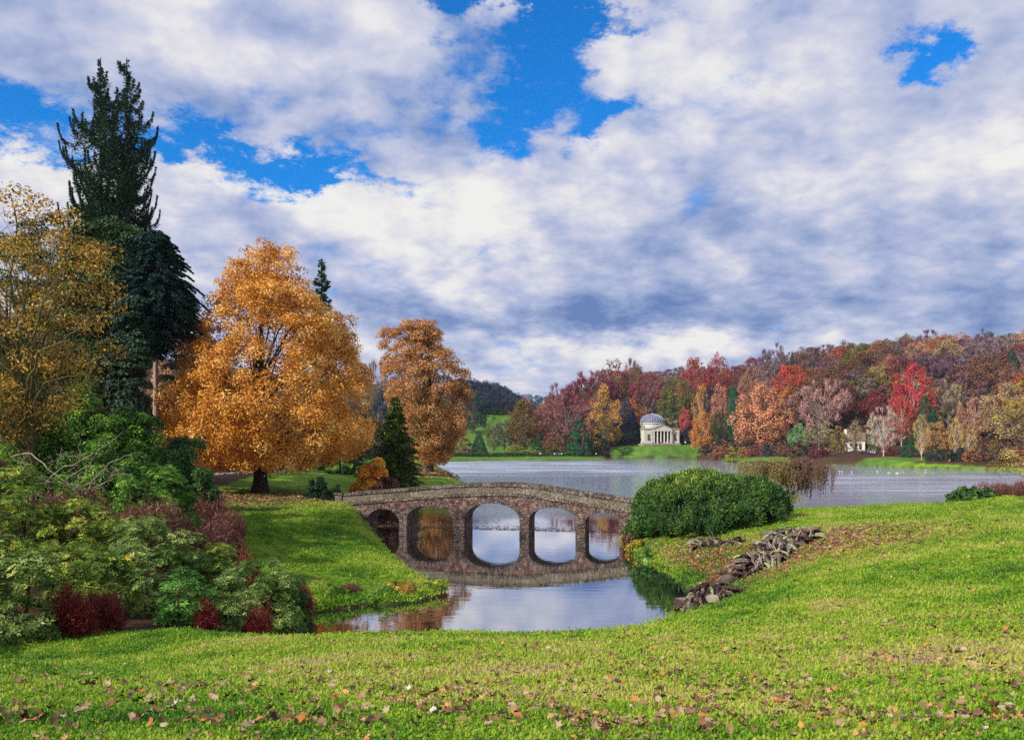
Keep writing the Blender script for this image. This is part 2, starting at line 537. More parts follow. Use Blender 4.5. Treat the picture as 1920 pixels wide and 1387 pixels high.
def height(x, y, full=False):
    x = np.asarray(x, float); y = np.asarray(y, float)
    shp = np.broadcast(x, y).shape
    x = np.broadcast_to(x, shp).ravel(); y = np.broadcast_to(y, shp).ravel()
    c = tps_coord(x, y)
    L = np.empty(len(x))
    for s in range(0, len(x), 40000):
        cc = c[s:s + 40000]
        r2 = ((cc[:, None] - _cc[None]) ** 2).sum(-1)
        L[s:s + 40000] = _phi(r2) @ _wt[:_n] + _wt[_n] + cc @ _wt[_n + 1:]
    L = np.clip(np.exp(L) - 2.0, 0.25, 130)
    L = np.minimum(L, 6.0 + 0.5 * np.maximum(y - 12, 0) + 0.01 * np.abs(x))
    sdv = shore_sd(x, y) + 0.12 * wob(x, y, 1.6) * np.clip(60 / (y + 20), 0, 1)
    nb_ = np.exp(-(((x + 12.5) / 5) ** 2 + ((y - 63) / 8) ** 2))
    slope = 0.50 + 0.8 * np.exp(-(((x - 73) / 34) ** 2 + ((y - 388) / 14) ** 2)) + 0.9 * nb_ + 0.25 * np.exp(-(((x + 6) / 6) ** 2 + ((y - 42) / 8) ** 2))
    bank = 0.10 + np.maximum(sdv, 0) * slope
    k = 0.35
    hh = np.clip(0.5 + 0.5 * (bank - L) / k, 0, 1)
    land = bank * (1 - hh) + L * hh - k * hh * (1 - hh)
    land = np.maximum(land, 0.04)
    amp = np.clip(sdv / 2, 0, 1) * 0.05 * np.clip(y / 12, 0.3, 3)
    land = land + amp * wob(x, y, 0.9, 1) + 0.3 * amp * wob(x, y, 3.1, 2)
    z = np.where(sdv > 0, land, np.maximum(-1.6, 0.10 + sdv * 0.55))
    z = np.where((sdv <= 0) & (sdv > -0.25), 0.04 + sdv * 0.6, z)
    if full: return z.reshape(shp), sdv.reshape(shp)
    return z.reshape(shp)


def gz(x, y): return float(height(np.array([x]), np.array([y]))[0])


def gpx(px, D):
    x = (px - 960) / F * D
    return np.array([x, D, gz(x, D)])


def lin(a, b, n): return np.linspace(a, b, n, endpoint=False)


rows = np.concatenate([lin(-40, 2, 16), lin(2, 24, 66), lin(24, 72, 120), np.geomspace(72, 420, 130, endpoint=False), np.geomspace(420, 3600, 60)])
tcol = np.concatenate([lin(-3.0, -0.9, 40), lin(-0.9, 0.9, 360), np.linspace(0.9, 3.0, 41)])
YY, TT = np.meshgrid(rows, tcol, indexing='ij')
XX = TT * (np.abs(YY) + 10.0) * 0.92
ZZ, SDV = height(XX, YY, True)
nr, nc = YY.shape
acc = Acc()
i = np.arange(nr - 1)[:, None] * nc; j = np.arange(nc - 1)[None, :]
FF = np.stack([i + j, i + j + 1, i + nc + j + 1, i + nc + j], -1).reshape(-1, 4)
acc.add(np.stack([XX, YY, ZZ], -1).reshape(-1, 3), FF)


def gauss(x, y, cx, cy, rx, ry): return np.exp(-(((x - cx) / rx) ** 2 + ((y - cy) / ry) ** 2))


def masks(x, y, sdv=None):
    """share of leaf litter, red litter, woodland floor, pale field"""
    ppx = 960 + x / np.maximum(y, 3) * F
    bt = at(488, 75)
    litter = 1.25 * gauss(x, y, bt[0] - 0.5, bt[1] - 5.5, 9.5, 5.0) + 0.5 * gauss(x, y, bt[0], bt[1] - 9, 8, 5)
    litter += 0.9 * gauss(x, y, *at(1400, 40)[:2], 5.5, 7) + .6 * gauss(x, y, *at(1260, 50)[:2], 4, 7) + 0.6 * gauss(x, y, *at(1560, 34)[:2], 4, 5)
    litter += 1.1 * gauss(x, y, *at(812, 150)[:2], 4.5, 22) + 1.2 * gauss(x, y, *at(1660, 275)[:2], 22, 11)
    red = 0.9 * gauss(x, y, *at(1310, 42)[:2], 3.2, 5.0) + 1.2 * gauss(x, y, *at(1680, 280)[:2], 10, 8)
    wood = np.clip((y - np.interp(ppx, [1100, 1350, 1500, 1640, 1920], [340, 320, 272, 246, 206])) / 8, 0, 1) * np.clip((x - 25) / 10, 0, 1)
    mound = gauss(x, y, *at(1238, 392)[:2], 25, 15)
    wood *= 1 - np.clip(mound * 1.6, 0, 1)
    wood *= 1 - np.clip(1.8 * gauss(x, y, *at(1690, 254)[:2], 10, 9), 0, 1)
    wood = np.maximum(wood, np.clip((y - 600) / 30, 0, 1) * np.clip((950 - y) / 50, 0, 1))
    wood = np.maximum(wood, np.clip((530 - ppx) / 60 + np.clip((y - 96) / 15, -1, 1) - 0.4, 0, 1) * (y > 80) * (y < 560))
    wood = np.maximum(wood, np.clip((790 - ppx) / 30, 0, 1) * np.clip((y - 175) / 15, 0, 1))
    bed = np.clip((-(x + 9.0) + (y - 30) * -0.50) / 2.0, 0, 1) * np.clip((y - 18) / 1.5, 0, 1) * (y < 62)
    wood = np.maximum(wood, bed)
    field = np.clip((y - 235) / 20, 0, 1) * (y < 640)
    return np.clip(litter, 0, 1), np.clip(red, 0, 1), np.clip(wood, 0, 1), np.clip(field, 0, 1)


li, re_, wo_, fi = masks(XX, YY)
gm = acc.mesh('ground', [], True)
for nme, arr in (('litter', li), ('red', re_), ('wood', wo_), ('field', fi), ('shore', np.clip(1 - SDV / 0.7, 0, 1))):
    A_ = gm.attributes.new(nme, 'FLOAT', 'POINT'); A_.data.foreach_set('value', arr.ravel().astype(np.float32))

m = new_mat('ground_grass')
geo = node('ShaderNodeNewGeometry'); pos = S(geo.outputs['Position'])
at_ = lambda n: S(node('ShaderNodeAttribute', attribute_name=n).outputs['Fac'])
n1 = noise(pos, 0.22, 4, 0.6); n2 = noise(pos, 2.5, 5, 0.7); n3 = noise(pos, 16, 3, 0.7)
mixn = n1 * 0.45 + n2 * 0.35 + n3 * 0.20
grass = ramp(mixn, [(0.34, (0.035, 0.09, 0.008)), (0.46, (0.10, 0.22, 0.012)), (0.54, (0.19, 0.33, 0.02)), (0.64, (0.33, 0.42, 0.05)), (0.74, (0.36, 0.32, 0.12))])
fieldc = ramp(mixn, [(0.36, (0.04, 0.11, 0.02)), (0.5, (0.09, 0.20, 0.025)), (0.62, (0.17, 0.28, 0.04)), (0.75, (0.24, 0.22, 0.08))])
col = mixc(at_('field'), grass, fieldc)
vor = node('ShaderNodeTexVoronoi'); vor.inputs['Scale'].default_value = 9.0; link(pos, vor.inputs['Vector'])
vs = node('ShaderNodeSeparateColor'); link(vor.outputs['Color'], vs.inputs[0])
lc = ramp(S(vs.outputs[0]), [(0.0, (0.10, 0.045, 0.02)), (0.4, (0.30, 0.14, 0.05)), (0.7, (0.46, 0.23, 0.09)), (1.0, (0.52, 0.38, 0.24))])
lr = ramp(S(vs.outputs[0]), [(0.0, (0.14, 0.03, 0.02)), (0.5, (0.40, 0.09, 0.03)), (1.0, (0.55, 0.25, 0.12))])
lcol = mixc(at_('red'), lc, lr)
lmask = smooth(at_('litter') * 1.1 + n2 * 0.5 + (S(vs.outputs[1]) - 0.5) * 0.8, 0.55, 0.85)
col = mixc(lmask, col, lcol)
wc = ramp(mixn, [(0.3, (0.030, 0.018, 0.012)), (0.55, (0.085, 0.045, 0.025)), (0.75, (0.16, 0.075, 0.035))])
col = mixc(smooth(at_('wood') + (n2 - 0.5) * 0.6, 0.4, 0.6), col, wc)
mud = ramp(n2, [(0.3, (0.03, 0.024, 0.014)), (0.7, (0.09, 0.08, 0.03))])
col = mixc(smooth(at_('shore') + (n2 - 0.5) * 0.8, 0.55, 0.95), col, mud)
bh = n3 * 0.6 + noise(pos, 55, 3, 0.7) * 0.4
out_bsdf(principled(col, 0.9, 0.15, bh, 1.0, 0.12))
gm.materials.append(m)
ground = obj('ground', gm, kind='structure')

# ------------------------------------------------------------------ water
m = new_mat('lake_water')
geo = node('ShaderNodeNewGeometry'); pos = S(geo.outputs['Position'])
sp = node('ShaderNodeSeparateXYZ'); link(pos, sp.inputs[0])
wy = S(sp.outputs[1])
far = smooth(wy, 72, 120)
mp = node('ShaderNodeMapping'); mp.inputs['Scale'].default_value = (0.45, 1.4, 1); link(pos, mp.inputs[0])
calm = noise(S(mp.outputs[0]), 1.2, 3, 0.5)
mid = noise(S(mp.outputs[0]), 0.9, 6, 0.72)
mp2 = node('ShaderNodeMapping'); mp2.inputs['Scale'].default_value = (0.006, 0.022, 1); link(pos, mp2.inputs[0])
wx = S(sp.outputs[0])
pn = (noise(S(mp2.outputs[0]), 1.0, 3, 0.6) - 0.5) * 60
wyn = wy + pn
pL = smooth(wyn, 160, 205)
pR = smooth(wyn, 88, 108) * (1 - smooth(wyn, 165, 195))
mp3 = node('ShaderNodeMapping'); mp3.inputs['Scale'].default_value = (0.03, 0.16, 1); link(pos, mp3.inputs[0])
streak = smooth(noise(S(mp3.outputs[0]), 1.0, 5, 0.7), 0.36, 0.62, 0.12, 1.0)
patch = (pL + (pR * 0.75 - pL) * smooth(wx, 25, 60)) * streak
amp = far * (patch * 0.7 + 0.3)
hgt = calm * 0.003 + mid * amp * 0.9
b = node('ShaderNodeBump'); b.inputs['Strength'].default_value = 1.0; b.inputs['Distance'].default_value = 1.0
link(hgt, b.inputs['Height'])
gl = node('ShaderNodeBsdfGlossy', distribution='MULTI_GGX'); link(far * patch * 0.40 + 0.03, gl.inputs['Roughness']); gl.inputs['Color'].default_value = (0.96, 0.97, 1.0, 1)
link(b.outputs[0], gl.inputs['Normal'])
df = node('ShaderNodeBsdfDiffuse'); df.inputs['Color'].default_value = (0.012, 0.016, 0.013, 1)
fr = node('ShaderNodeLayerWeight'); fr.inputs['Blend'].default_value = 0.5
fac_ = S(fr.outputs['Facing'])
fac_ = 0.32 + fac_ * fac_ * 0.66
ms = node('ShaderNodeMixShader'); link(fac_, ms.inputs[0]); link(df.outputs[0], ms.inputs[1]); link(gl.outputs[0], ms.inputs[2])
out_bsdf(ms.outputs[0])
acc = Acc()
acc.add([(-260, 24, 0), (420, 24, 0), (420, 430, 0), (-260, 430, 0)], [[0, 1, 2, 3]])
wm = acc.mesh('water', [m])
obj('lake_water', wm, kind='structure')

# ------------------------------------------------------------------ bridge
ANG = math.radians(12.0)
U = np.array([math.cos(ANG), -math.sin(ANG), 0]); V = np.array([math.sin(ANG), math.cos(ANG), 0])
BO = np.array([-1.57, 62.4, 0.0])
BT = 2.4   # thickness of the bridge


def s_of(px):
    k = (px - 960) / F
    return (k * BO[1] - BO[0]) / (U[0] - k * U[1])


def z_at(px, py):
    s = s_of(px); D = BO[1] + s * U[1]
    return EYE - (py - HOR) / F * D


def bp(s, t, z): return BO + s * U + t * V + np.array([0, 0, z])


def bmatn(name, stops, sc, bs, stain=True):
    m = new_mat(name)
    geo = node('ShaderNodeNewGeometry'); pos = S(geo.outputs['Position'])
    vo = node('ShaderNodeTexVoronoi'); vo.inputs['Scale'].default_value = sc; link(pos, vo.inputs['Vector'])
    ve = node('ShaderNodeTexVoronoi', feature='DISTANCE_TO_EDGE'); ve.inputs['Scale'].default_value = sc; link(pos, ve.inputs['Vector'])
    se = node('ShaderNodeSeparateColor'); link(vo.outputs['Color'], se.inputs[0])
    nn = noise(pos, 7, 6, 0.7); big = noise(pos, 0.5, 3, 0.6)
    oi = node('ShaderNodeObjectInfo')
    v = S(se.outputs[0]) * 0.35 + nn * 0.45 + big * 0.25 + (S(oi.outputs['Random']) - 0.5) * 0.14
    col = ramp(v, stops)
    lich = smooth(noise(pos, 10, 5, 0.8), 0.57, 0.64)
    col = mixc(lich * 0.8, col, (0.55, 0.51, 0.45))
    moss = smooth(noise(pos, 3.2, 4, 0.7), 0.58, 0.70)
    col = mixc(moss * 0.6, col, (0.045, 0.05, 0.012))
    hgt = smooth(S(ve.outputs['Distance']), 0.0, 0.12) * 0.6 + nn * 0.5
    out_bsdf(principled(col, 0.92, 0.12, hgt, 0.9, bs))
    return m


M['rubble'] = bmatn('rubble_stone', [(0.28, (0.025, 0.014, 0.013)), (0.45, (0.080, 0.038, 0.034)), (0.58, (0.14, 0.075, 0.062)), (0.78, (0.28, 0.20, 0.17))], 4.6, 0.06)
M['ashlar'] = bmatn('ashlar_stone', [(0.28, (0.025, 0.018, 0.015)), (0.45, (0.070, 0.048, 0.040)), (0.6, (0.17, 0.12, 0.11)), (0.8, (0.34, 0.28, 0.25))], 15.0, 0.02)
M['parapet'] = bmatn('parapet_stone', [(0.25, (0.05, 0.038, 0.028)), (0.45, (0.12, 0.095, 0.065)), (0.6, (0.21, 0.175, 0.125)), (0.8, (0.44, 0.40, 0.32))], 18.0, 0.015)
M['coping'] = bmatn('coping_stone', [(0.3, (0.03, 0.022, 0.018)), (0.5, (0.09, 0.065, 0.05)), (0.62, (0.20, 0.16, 0.13)), (0.8, (0.5, 0.46, 0.4))], 12.0, 0.03)

top_px = [(636, 925), (655, 924), (700, 920.5), (760, 915.5), (810, 911.5), (850, 908), (885, 906.8), (920, 906), (955, 906.3), (985, 908), (1015, 911.5), (1060, 918.5),
          (1100, 925), (1150, 932), (1190, 938), (1230, 945)]
tops = np.array([(s_of(p), z_at(p, q)) for p, q in top_px])
ztop = lambda s: np.interp(s, tops[:, 0], tops[:, 1])
SL, SR = s_of(641), s_of(1232)
HC, HP, HS = 0.20, 0.46, 0.30   # coping, parapet slab, string course
zwall = lambda s: ztop(s) - HC - HP - HS

ARCH = [(687, 749, 978, 953.5), (763, 849, 972, 947.5), (871.5, 974, 973, 943), (992, 1079, 974, 951.5), (1098, 1161, 978, 960.5)]
arches = []
for a, b_, ysp, ycr in ARCH:
    s0, s1 = s_of(a), s_of(b_)
    sc_ = (s0 + s1) / 2
    arches.append((s0, s1, z_at((a + b_) / 2, ysp), z_at((a + b_) / 2, ycr)))


def arch_z(s, a):
    s0, s1, zs, zc = a
    c = (s0 + s1) / 2; r = (s1 - s0) / 2
    return zs + (zc - zs) * np.sqrt(np.clip(1 - ((s - c) / r) ** 2, 0, 1))


bridge = thing('stone_bridge', 'low five-arched reddish stone bridge spanning the narrow end of the lake', 'bridge', tuple(bp(0, BT / 2, 0)))
boff = bp(0, BT / 2, 0)


def bobj(name, acc, mats, parent=None, **kw):
    acc.v = [v - boff.astype(np.float32) for v in acc.v]
    return obj(name, acc.mesh(name, mats), parent or bridge, **kw)


wall = Acc()
ZB = -1.4
cuts = [SL]
for a in arches: cuts += [a[0], a[1]]
cuts.append(SR)
for t, flip in ((0.0, False), (BT, True)):
    for k in range(0, len(cuts), 2):           # piers
        ss = np.linspace(cuts[k], cuts[k + 1], 5)
        for s0, s1 in zip(ss[:-1], ss[1:]):
            P = [bp(s0, t, ZB), bp(s1, t, ZB), bp(s1, t, zwall(s1)), bp(s0, t, zwall(s0))]
            wall.add(P if not flip else P[::-1], [[0, 1, 2, 3]])
    for a in arches:
        th = np.linspace(math.pi, 0, 25)
        c = (a[0] + a[1]) / 2; r = (a[1] - a[0]) / 2
        ss = c + r * np.cos(th)
        for s0, s1 in zip(ss[:-1], ss[1:]):
            P = [bp(s0, t, arch_z(s0, a)), bp(s1, t, arch_z(s1, a)), bp(s1, t, zwall(s1)), bp(s0, t, zwall(s0))]
            wall.add(P if not flip else P[::-1], [[0, 1, 2, 3]])
ends = [bp(SL, 0, ZB), bp(SL, BT, ZB), bp(SL, BT, zwall(SL)), bp(SL, 0, zwall(SL))]
wall.add(ends, [[3, 2, 1, 0]])
for a in arches:                                # soffits and jambs
    th = np.linspace(math.pi, 0, 25)
    c = (a[0] + a[1]) / 2; r = (a[1] - a[0]) / 2
    pr = [(a[0], ZB)] + [(c + r * math.cos(q), a[2] + (a[3] - a[2]) * math.sin(q)) for q in th] + [(a[1], ZB)]
    for (s0, z0), (s1, z1) in zip(pr[:-1], pr[1:]):
        wall.add([bp(s0, 0, z0), bp(s0, BT, z0), bp(s1, BT, z1), bp(s1, 0, z1)], [[0, 1, 2, 3]])
bobj('rubble_wall', wall, [M['rubble']])
dk = Acc()
ss = np.linspace(SL, SR, 30)
for s0, s1 in zip(ss[:-1], ss[1:]):
    P = [bp(s0, 0, zwall(s0) - .02), bp(s1, 0, zwall(s1) - .02), bp(s1, BT, zwall(s1) - .02), bp(s0, BT, zwall(s0) - .02),
         bp(s0, .02, zwall(s0) + .12), bp(s1, .02, zwall(s1) + .12), bp(s1, BT - .02, zwall(s1) + .12), bp(s0, BT - .02, zwall(s0) + .12)]
    hexa(dk, P)
bobj('deck', dk, [M['ashlar']])

br = random.Random(5)


def course(name, mat, t0, t1, zlo, zhi, step, gap=0.02, jit=0.012, s_from=None, s_to=None):
    s = SL if s_from is None else s_from
    e = SR if s_to is None else s_to
    while s < e - 0.2:
        w = step * br.uniform(0.85, 1.15)
        s1 = min(s + w, e)
        a = Acc(); j = br.uniform(-jit, jit)
        g = gap / 2
        P = []
        for top in (0, 1):
            for (q, t) in ((s + g, t0 + j), (s1 - g, t0 + j), (s1 - g, t1), (s + g, t1)):
                P.append(bp(q, t, (zhi(q) if top else zlo(q)) + (br.uniform(-.006, .006) if top else 0)))
        hexa(a, P)
        bobj(name, a, [mat])
        s = s1


for side in (0, 1):
    q = lambda a, b: (a, b) if side == 0 else (BT - b, BT - a)
    t0, t1 = q(-0.10, 0.36); course('string_stone', M['coping'], t0, t1, lambda s: ztop(s) - HC - HP - HS, lambda s: ztop(s) - HC - HP - 0.10, 1.25)
    t0, t1 = q(-0.04, 0.30); course('parapet_slab', M['parapet'], t0, t1, lambda s: ztop(s) - HC - HP - 0.095, lambda s: ztop(s) - HC - 0.005, 1.15)
    t0, t1 = q(-0.14, 0.40); course('coping_stone', M['coping'], t0, t1, lambda s: ztop(s) - HC, lambda s: ztop(s), 1.3)
# end pier at the left end
a = Acc()
P = []
for z in (zwall(SL) - 0.9, ztop(SL) - 0.12):
    for (q, t) in ((SL - 0.55, -0.16), (SL + 0.05, -0.16), (SL + 0.05, 0.5), (SL - 0.55, 0.5)): P.append(bp(q, t, z))
hexa(a, P); bobj('end_pier', a, [M['ashlar']])
a = Acc(); P = []
for z in (ztop(SL) - 0.115, ztop(SL) + 0.03):
    for (q, t) in ((SL - 0.62, -0.22), (SL + 0.1, -0.22), (SL + 0.1, 0.56), (SL - 0.62, 0.56)): P.append(bp(q, t, z))
hexa(a, P); bobj('pier_cap', a, [M['coping']])
# voussoirs
for a_ in arches:
    c = (a_[0] + a_[1]) / 2; r = (a_[1] - a_[0]) / 2; hz_ = a_[3] - a_[2]
    nv = 15 if r < 1.6 else (19 if r < 2 else 23)
    th = np.linspace(math.pi, 0, nv + 1)
    for q0, q1 in zip(th[:-1], th[1:]):
        dpt = 0.30 * br.uniform(0.85, 1.15); pr_ = br.uniform(0.03, 0.07)
        g = 0.012
        P = []
        for rr in (0.0, dpt):
            for (q_, t) in ((q0 - g, -pr_), (q1 + g, -pr_), (q1 + g, 0.25), (q0 - g, 0.25)):
                P.append(bp(c + (r - 0.004 + rr) * math.cos(q_), t, a_[2] + (hz_ - 0.004 + rr) * math.sin(q_)))
        A = Acc(); hexa(A, P); bobj('voussoir', A, [M['ashlar']])
# dressed blocks of the piers
for k in range(2, len(cuts) - 2, 2):
    s0, s1 = cuts[k], cuts[k + 1]
    z = -0.5; row = 0
    zl = min(arches[k // 2 - 1][2], arches[k // 2][2])
    while z < zl - 0.05:
        hh = 0.26 * br.uniform(0.85, 1.15)
        z1 = min(z + hh, zl)
        mid_ = s0 + (s1 - s0) * (0.38 if row % 2 else 0.62)
        for (x0, x1) in ((s0, mid_), (mid_, s1)):
            pr_ = br.uniform(0.03, 0.08) + (0.07 if z < 0.25 else 0)
            P = []
            for zz in (z + .012, z1 - .012):
                for (q_, t) in ((x0 + .012, -pr_), (x1 - .012, -pr_), (x1 - .012, 0.1), (x0 + .012, 0.1)): P.append(bp(q_, t, zz))
            A = Acc(); hexa(A, P); bobj('pier_block', A, [M['ashlar']])
        z = z1; row += 1
# ------------------------------------------------------------------ large trees
def local(P, base): return np.asarray(P) - np.asarray(base)


def big_tree(name, label, cat, base, prof, color_stops, seed, ncl, cr, per, leaf, trunk_r, bark='bark', trunk_h=0.8, lo=0.45, frac=0.6, limb_r=0.13,
             extra=None, depth=0.95, flare=1.8, out=0.75, upb=0.35, flat=0.75, aspect=0.65, core=0, group=None, trans=0.3, lean=0.02, crown_name='crown', lobes=None):
    """prof: (height above base, left, right) in metres from the trunk"""
    rng = np.random.default_rng(seed)
    root = thing(name, label, cat, tuple(base), group)
    H = max(p[0] for p in prof)
    if lobes:
        n_, r_ = lobes
        big_ = sample_env(prof, n_, r_, rng, depth, 0.62)
        q_ = rng.integers(0, n_, ncl)
        d_ = unit(rand_dir(rng, ncl) + unit(big_ - np.array([0, 0, H * .4]))[q_] * .55)
        cen = big_[q_] + d_ * (r_ * (.55 + .5 * rng.random(ncl) ** .5))[:, None] * np.array([1, 1, .8])
        cen = np.concatenate([cen, sample_env(prof, ncl // 3, cr, rng, depth, .72)])
        ncl = len(cen)
        hmin_ = min(p[0] for p in prof)
        cen[:, 2] = np.where(cen[:, 2] < hmin_ + cr * .8, hmin_ + cr * .8 + rng.random(ncl) * 1.2, cen[:, 2])
    else:
        cen = sample_env(prof, ncl, cr, rng, depth, lo)
    tp = trunk_path(H * trunk_h, rng, lean)
    ta = Acc()
    zz = tp[:, 2]
    rad = trunk_r * (1 - 0.85 * np.clip(zz / (H * trunk_h), 0, 1))
    rad = rad + trunk_r * (flare - 1) * np.exp(-np.clip(zz, 0, None) / (trunk_r * 1.3))
    zf = np.concatenate([[-0.4, 0.0, 0.25, 0.6, 1.1], zz[zz > 1.6]])
    Pf = np.stack([np.interp(zf, zz, tp[:, 0]), np.interp(zf, zz, tp[:, 1]), zf], 1)
    rf = trunk_r * (1 - 0.85 * np.clip(zf / (H * trunk_h), 0, 1)) + trunk_r * (flare - 1) * np.exp(-np.clip(zf, 0, None) / (trunk_r * 1.2))
    tube(ta, Pf, rf, 12)
    limbs(ta, trunk_r, tp, cen, rng, frac, limb_r)
    if extra: extra(ta, rng)
    obj('trunk', ta.mesh('trunk', [M[bark]], True), root)
    ca = Acc()
    rad_ = cr * (0.7 + 0.6 * rng.random(len(cen)))
    ctr = np.array([np.mean([p[1] + p[2] for p in prof]) / 2, 0, H * 0.45])
    clumps_foliage(ca, cen, rad_, per, leaf, rng, ctr, flat, 0, aspect, out, upb)
    if core:
        c2 = sample_env([(h, l * .75, r * .75) for h, l, r in prof], core, cr, rng, depth * .8, 0.0)
        clumps_foliage(ca, c2, np.full(len(c2), cr * 1.2), per * 0.5, leaf * 1.3, rng, ctr, flat, 0, aspect, 0.2, 0.1)
    obj(crown_name, ca.mesh(crown_name, [leaf_mat(name + '_leaf', color_stops, trans) if isinstance(color_stops, list) else color_stops]), root)
    return root


def prof_px(base, pxb, D, rows):
    """rows of (py, px left, px right) seen in the photograph -> metres"""
    return [(zof(py, D) - base[2], (l - pxb) / F * D, (r - pxb) / F * D) for py, l, r in rows]


# the big golden tree on the left bank
b0 = gpx(488, 75); b0[2] -= 0.05
pr0 = prof_px(b0, 488, 75, [(468, 478, 500), (486, 445, 535), (510, 420, 575), (545, 395, 605), (580, 385, 632), (612, 368, 655), (645, 346, 672), (672, 345, 665), (700, 350, 690), (730, 335, 705),
                            (765, 322, 702), (800, 310, 700), (830, 325, 690), (858, 360, 650), (872, 400, 620), (884, 440, 560)])
big_tree('golden_tree', 'big broad tree in golden orange leaf standing alone on the lawn left of the bridge', 'tree', b0, pr0,
         [(0.0, (0.30, 0.10, 0.015)), (0.3, (0.66, 0.27, 0.03)), (0.6, (0.92, 0.46, 0.07)), (0.85, (0.97, 0.64, 0.18)), (1.0, (0.96, 0.76, 0.34))],
         11, 900, .88, 100, 0.22, 0.62, lo=0.55, frac=0.045, limb_r=0.12, core=170, flare=1.75, out=0.5, flat=0.9, upb=0.2, lobes=(120, 2.0))
# the second golden tree, further back
b1 = gpx(806, 142)
pr1 = prof_px(b1, 806, 142, [(603, 765, 790), (615, 740, 815), (640, 715, 832), (665, 712, 838), (690, 712, 870), (720, 715, 882), (760, 722, 880), (800, 745, 868), (830, 765, 860), (855, 780, 850), (872, 795, 832)])
big_tree('russet_tree', 'tall russet tree with bare limbs showing, behind the left end of the bridge', 'tree', b1, pr1,
         [(0.0, (0.22, 0.085, 0.025)), (0.35, (0.46, 0.20, 0.06)), (0.7, (0.70, 0.36, 0.12)), (1.0, (0.84, 0.54, 0.26))],
         12, 560, 1.15, 85, 0.30, 0.55, lo=0.5, frac=0.09, limb_r=0.14, flare=1.6, core=90, flat=0.95, lobes=(70, 2.4))


def conifer(name, label, base, stems, env, seed, mat, nb, blen_fn, curl, leaf, per, cat='tree', droop=0.1, bark='bark', ring=False, sweep=0.0, thick=0.12, needle_aspect=0.35, group=None, hmin=0.08, tr=0.35):
    """stems: list of (x, y, height); branches curve with curl>0 up at the tip, <0 down"""
    rng = np.random.default_rng(seed)
    root = thing(name, label, cat, tuple(base), group)
    ta = Acc(); ca = Acc()
    for (sx, sy, H) in stems:
        z = np.linspace(-0.4, H, 14)
        P = np.stack([sx * np.clip(z / (H * 0.25), 0.3, 1), np.full(14, sy) * np.clip(z / (H * .25), 0.3, 1), z], 1)
        tube(ta, P, tr * (1 - 0.9 * np.clip(z / H, 0, 1)) + tr * .5 * np.exp(-np.clip(z, 0, None)), 8)
        k = int(nb * H / max(s[2] for s in stems))
        for q in range(k):
            h = H * (hmin + (1 - hmin) * (q + rng.random()) / k) * 0.995
            th = rng.random() * 2 * math.pi
            L = blen_fn(h, th, sx, H) * (0.75 + 0.35 * rng.random())
            if L < 0.15: L = 0.15
            t = np.linspace(0, 1, 9)
            r_ = L * (t if curl <= 0 else (t ** 0.9) * (1 - 0.22 * t ** 3))
            zz = h + L * (-droop * np.sin(t * math.pi * 0.8) + curl * t ** 3)
            wig = np.cumsum(rng.normal(size=9) * 0.05) * L * 0.3
            hx = min(1.0, h / (H * 0.25))
            Pb = np.stack([sx * hx + r_ * math.cos(th) - wig * math.sin(th), sy * hx + r_ * math.sin(th) + wig * math.cos(th), zz], 1)
            tube(ta, Pb, 0.05 * np.linspace(1, 0.3, 9) * (0.4 + L / 6), 4, 0)
            m = max(6, int(per * L))
            tt = rng.random(m) ** 0.8
            C_ = np.stack([np.interp(tt, t, Pb[:, d]) for d in range(3)], 1)
            wid = thick * L ** 0.5 * np.sin(np.clip(tt * 1.05 + 0.12, 0, 1) * math.pi) ** 0.6 + 0.08
            tang = unit(Pb[-1] - Pb[0]); side = unit(np.cross(tang, [0, 0, 1]))
            u_ = rng.normal(size=m) * wid * 0.6
            C_ = C_ + side * u_[:, None] + np.array([0, 0, 1]) * (-np.abs(rng.normal(size=m)) * wid * (0.35 + sweep))[:, None]
            axd = unit(tang * 0.8 + side * np.sign(u_)[:, None] * 0.8 + np.array([0, 0, -0.3 + curl * 0.6]) + rng.normal(size=(m, 3)) * 0.25)
            nr = unit(np.array([0, 0, 1.0]) + rng.normal(size=(m, 3)) * 0.5)
            leaves(ca, C_, nr, leaf * (0.7 + 0.6 * rng.random(m)), rng, needle_aspect, np.clip(0.5 + rng.normal(size=m) * 0.22 + (rng.random() - 0.5) * 0.3, 0, 1), 0, axd)
    obj('trunk', ta.mesh('trunk', [M[bark]], True), root)
    obj('crown', ca.mesh('crown', [mat]), root)
    return root


M['conifer'] = leaf_mat('conifer_needles', [(0, (0.010, 0.030, 0.020)), (0.5, (0.030, 0.075, 0.038)), (1, (0.08, 0.14, 0.05))], 0.08)
M['bark_patchy'] = bark_mat('patchy_pale_bark', (0.05, 0.04, 0.03), (0.55, 0.40, 0.33), 2.2)
M['monkey'] = leaf_mat('monkey_puzzle_needles', [(0, (0.010, 0.034, 0.036)), (0.5, (0.028, 0.080, 0.070)), (1, (0.08, 0.17, 0.13))], 0.05)
M['goldcyp'] = leaf_mat('cypress_sprays', [(0, (0.02, 0.05, 0.014)), (0.45, (0.07, 0.13, 0.022)), (0.8, (0.22, 0.27, 0.035)), (1, (0.42, 0.38, 0.05))], 0.12)
M['fir'] = leaf_mat('fir_needles', [(0, (0.008, 0.03, 0.018)), (0.5, (0.02, 0.075, 0.035)), (1, (0.05, 0.14, 0.07))], 0.08)

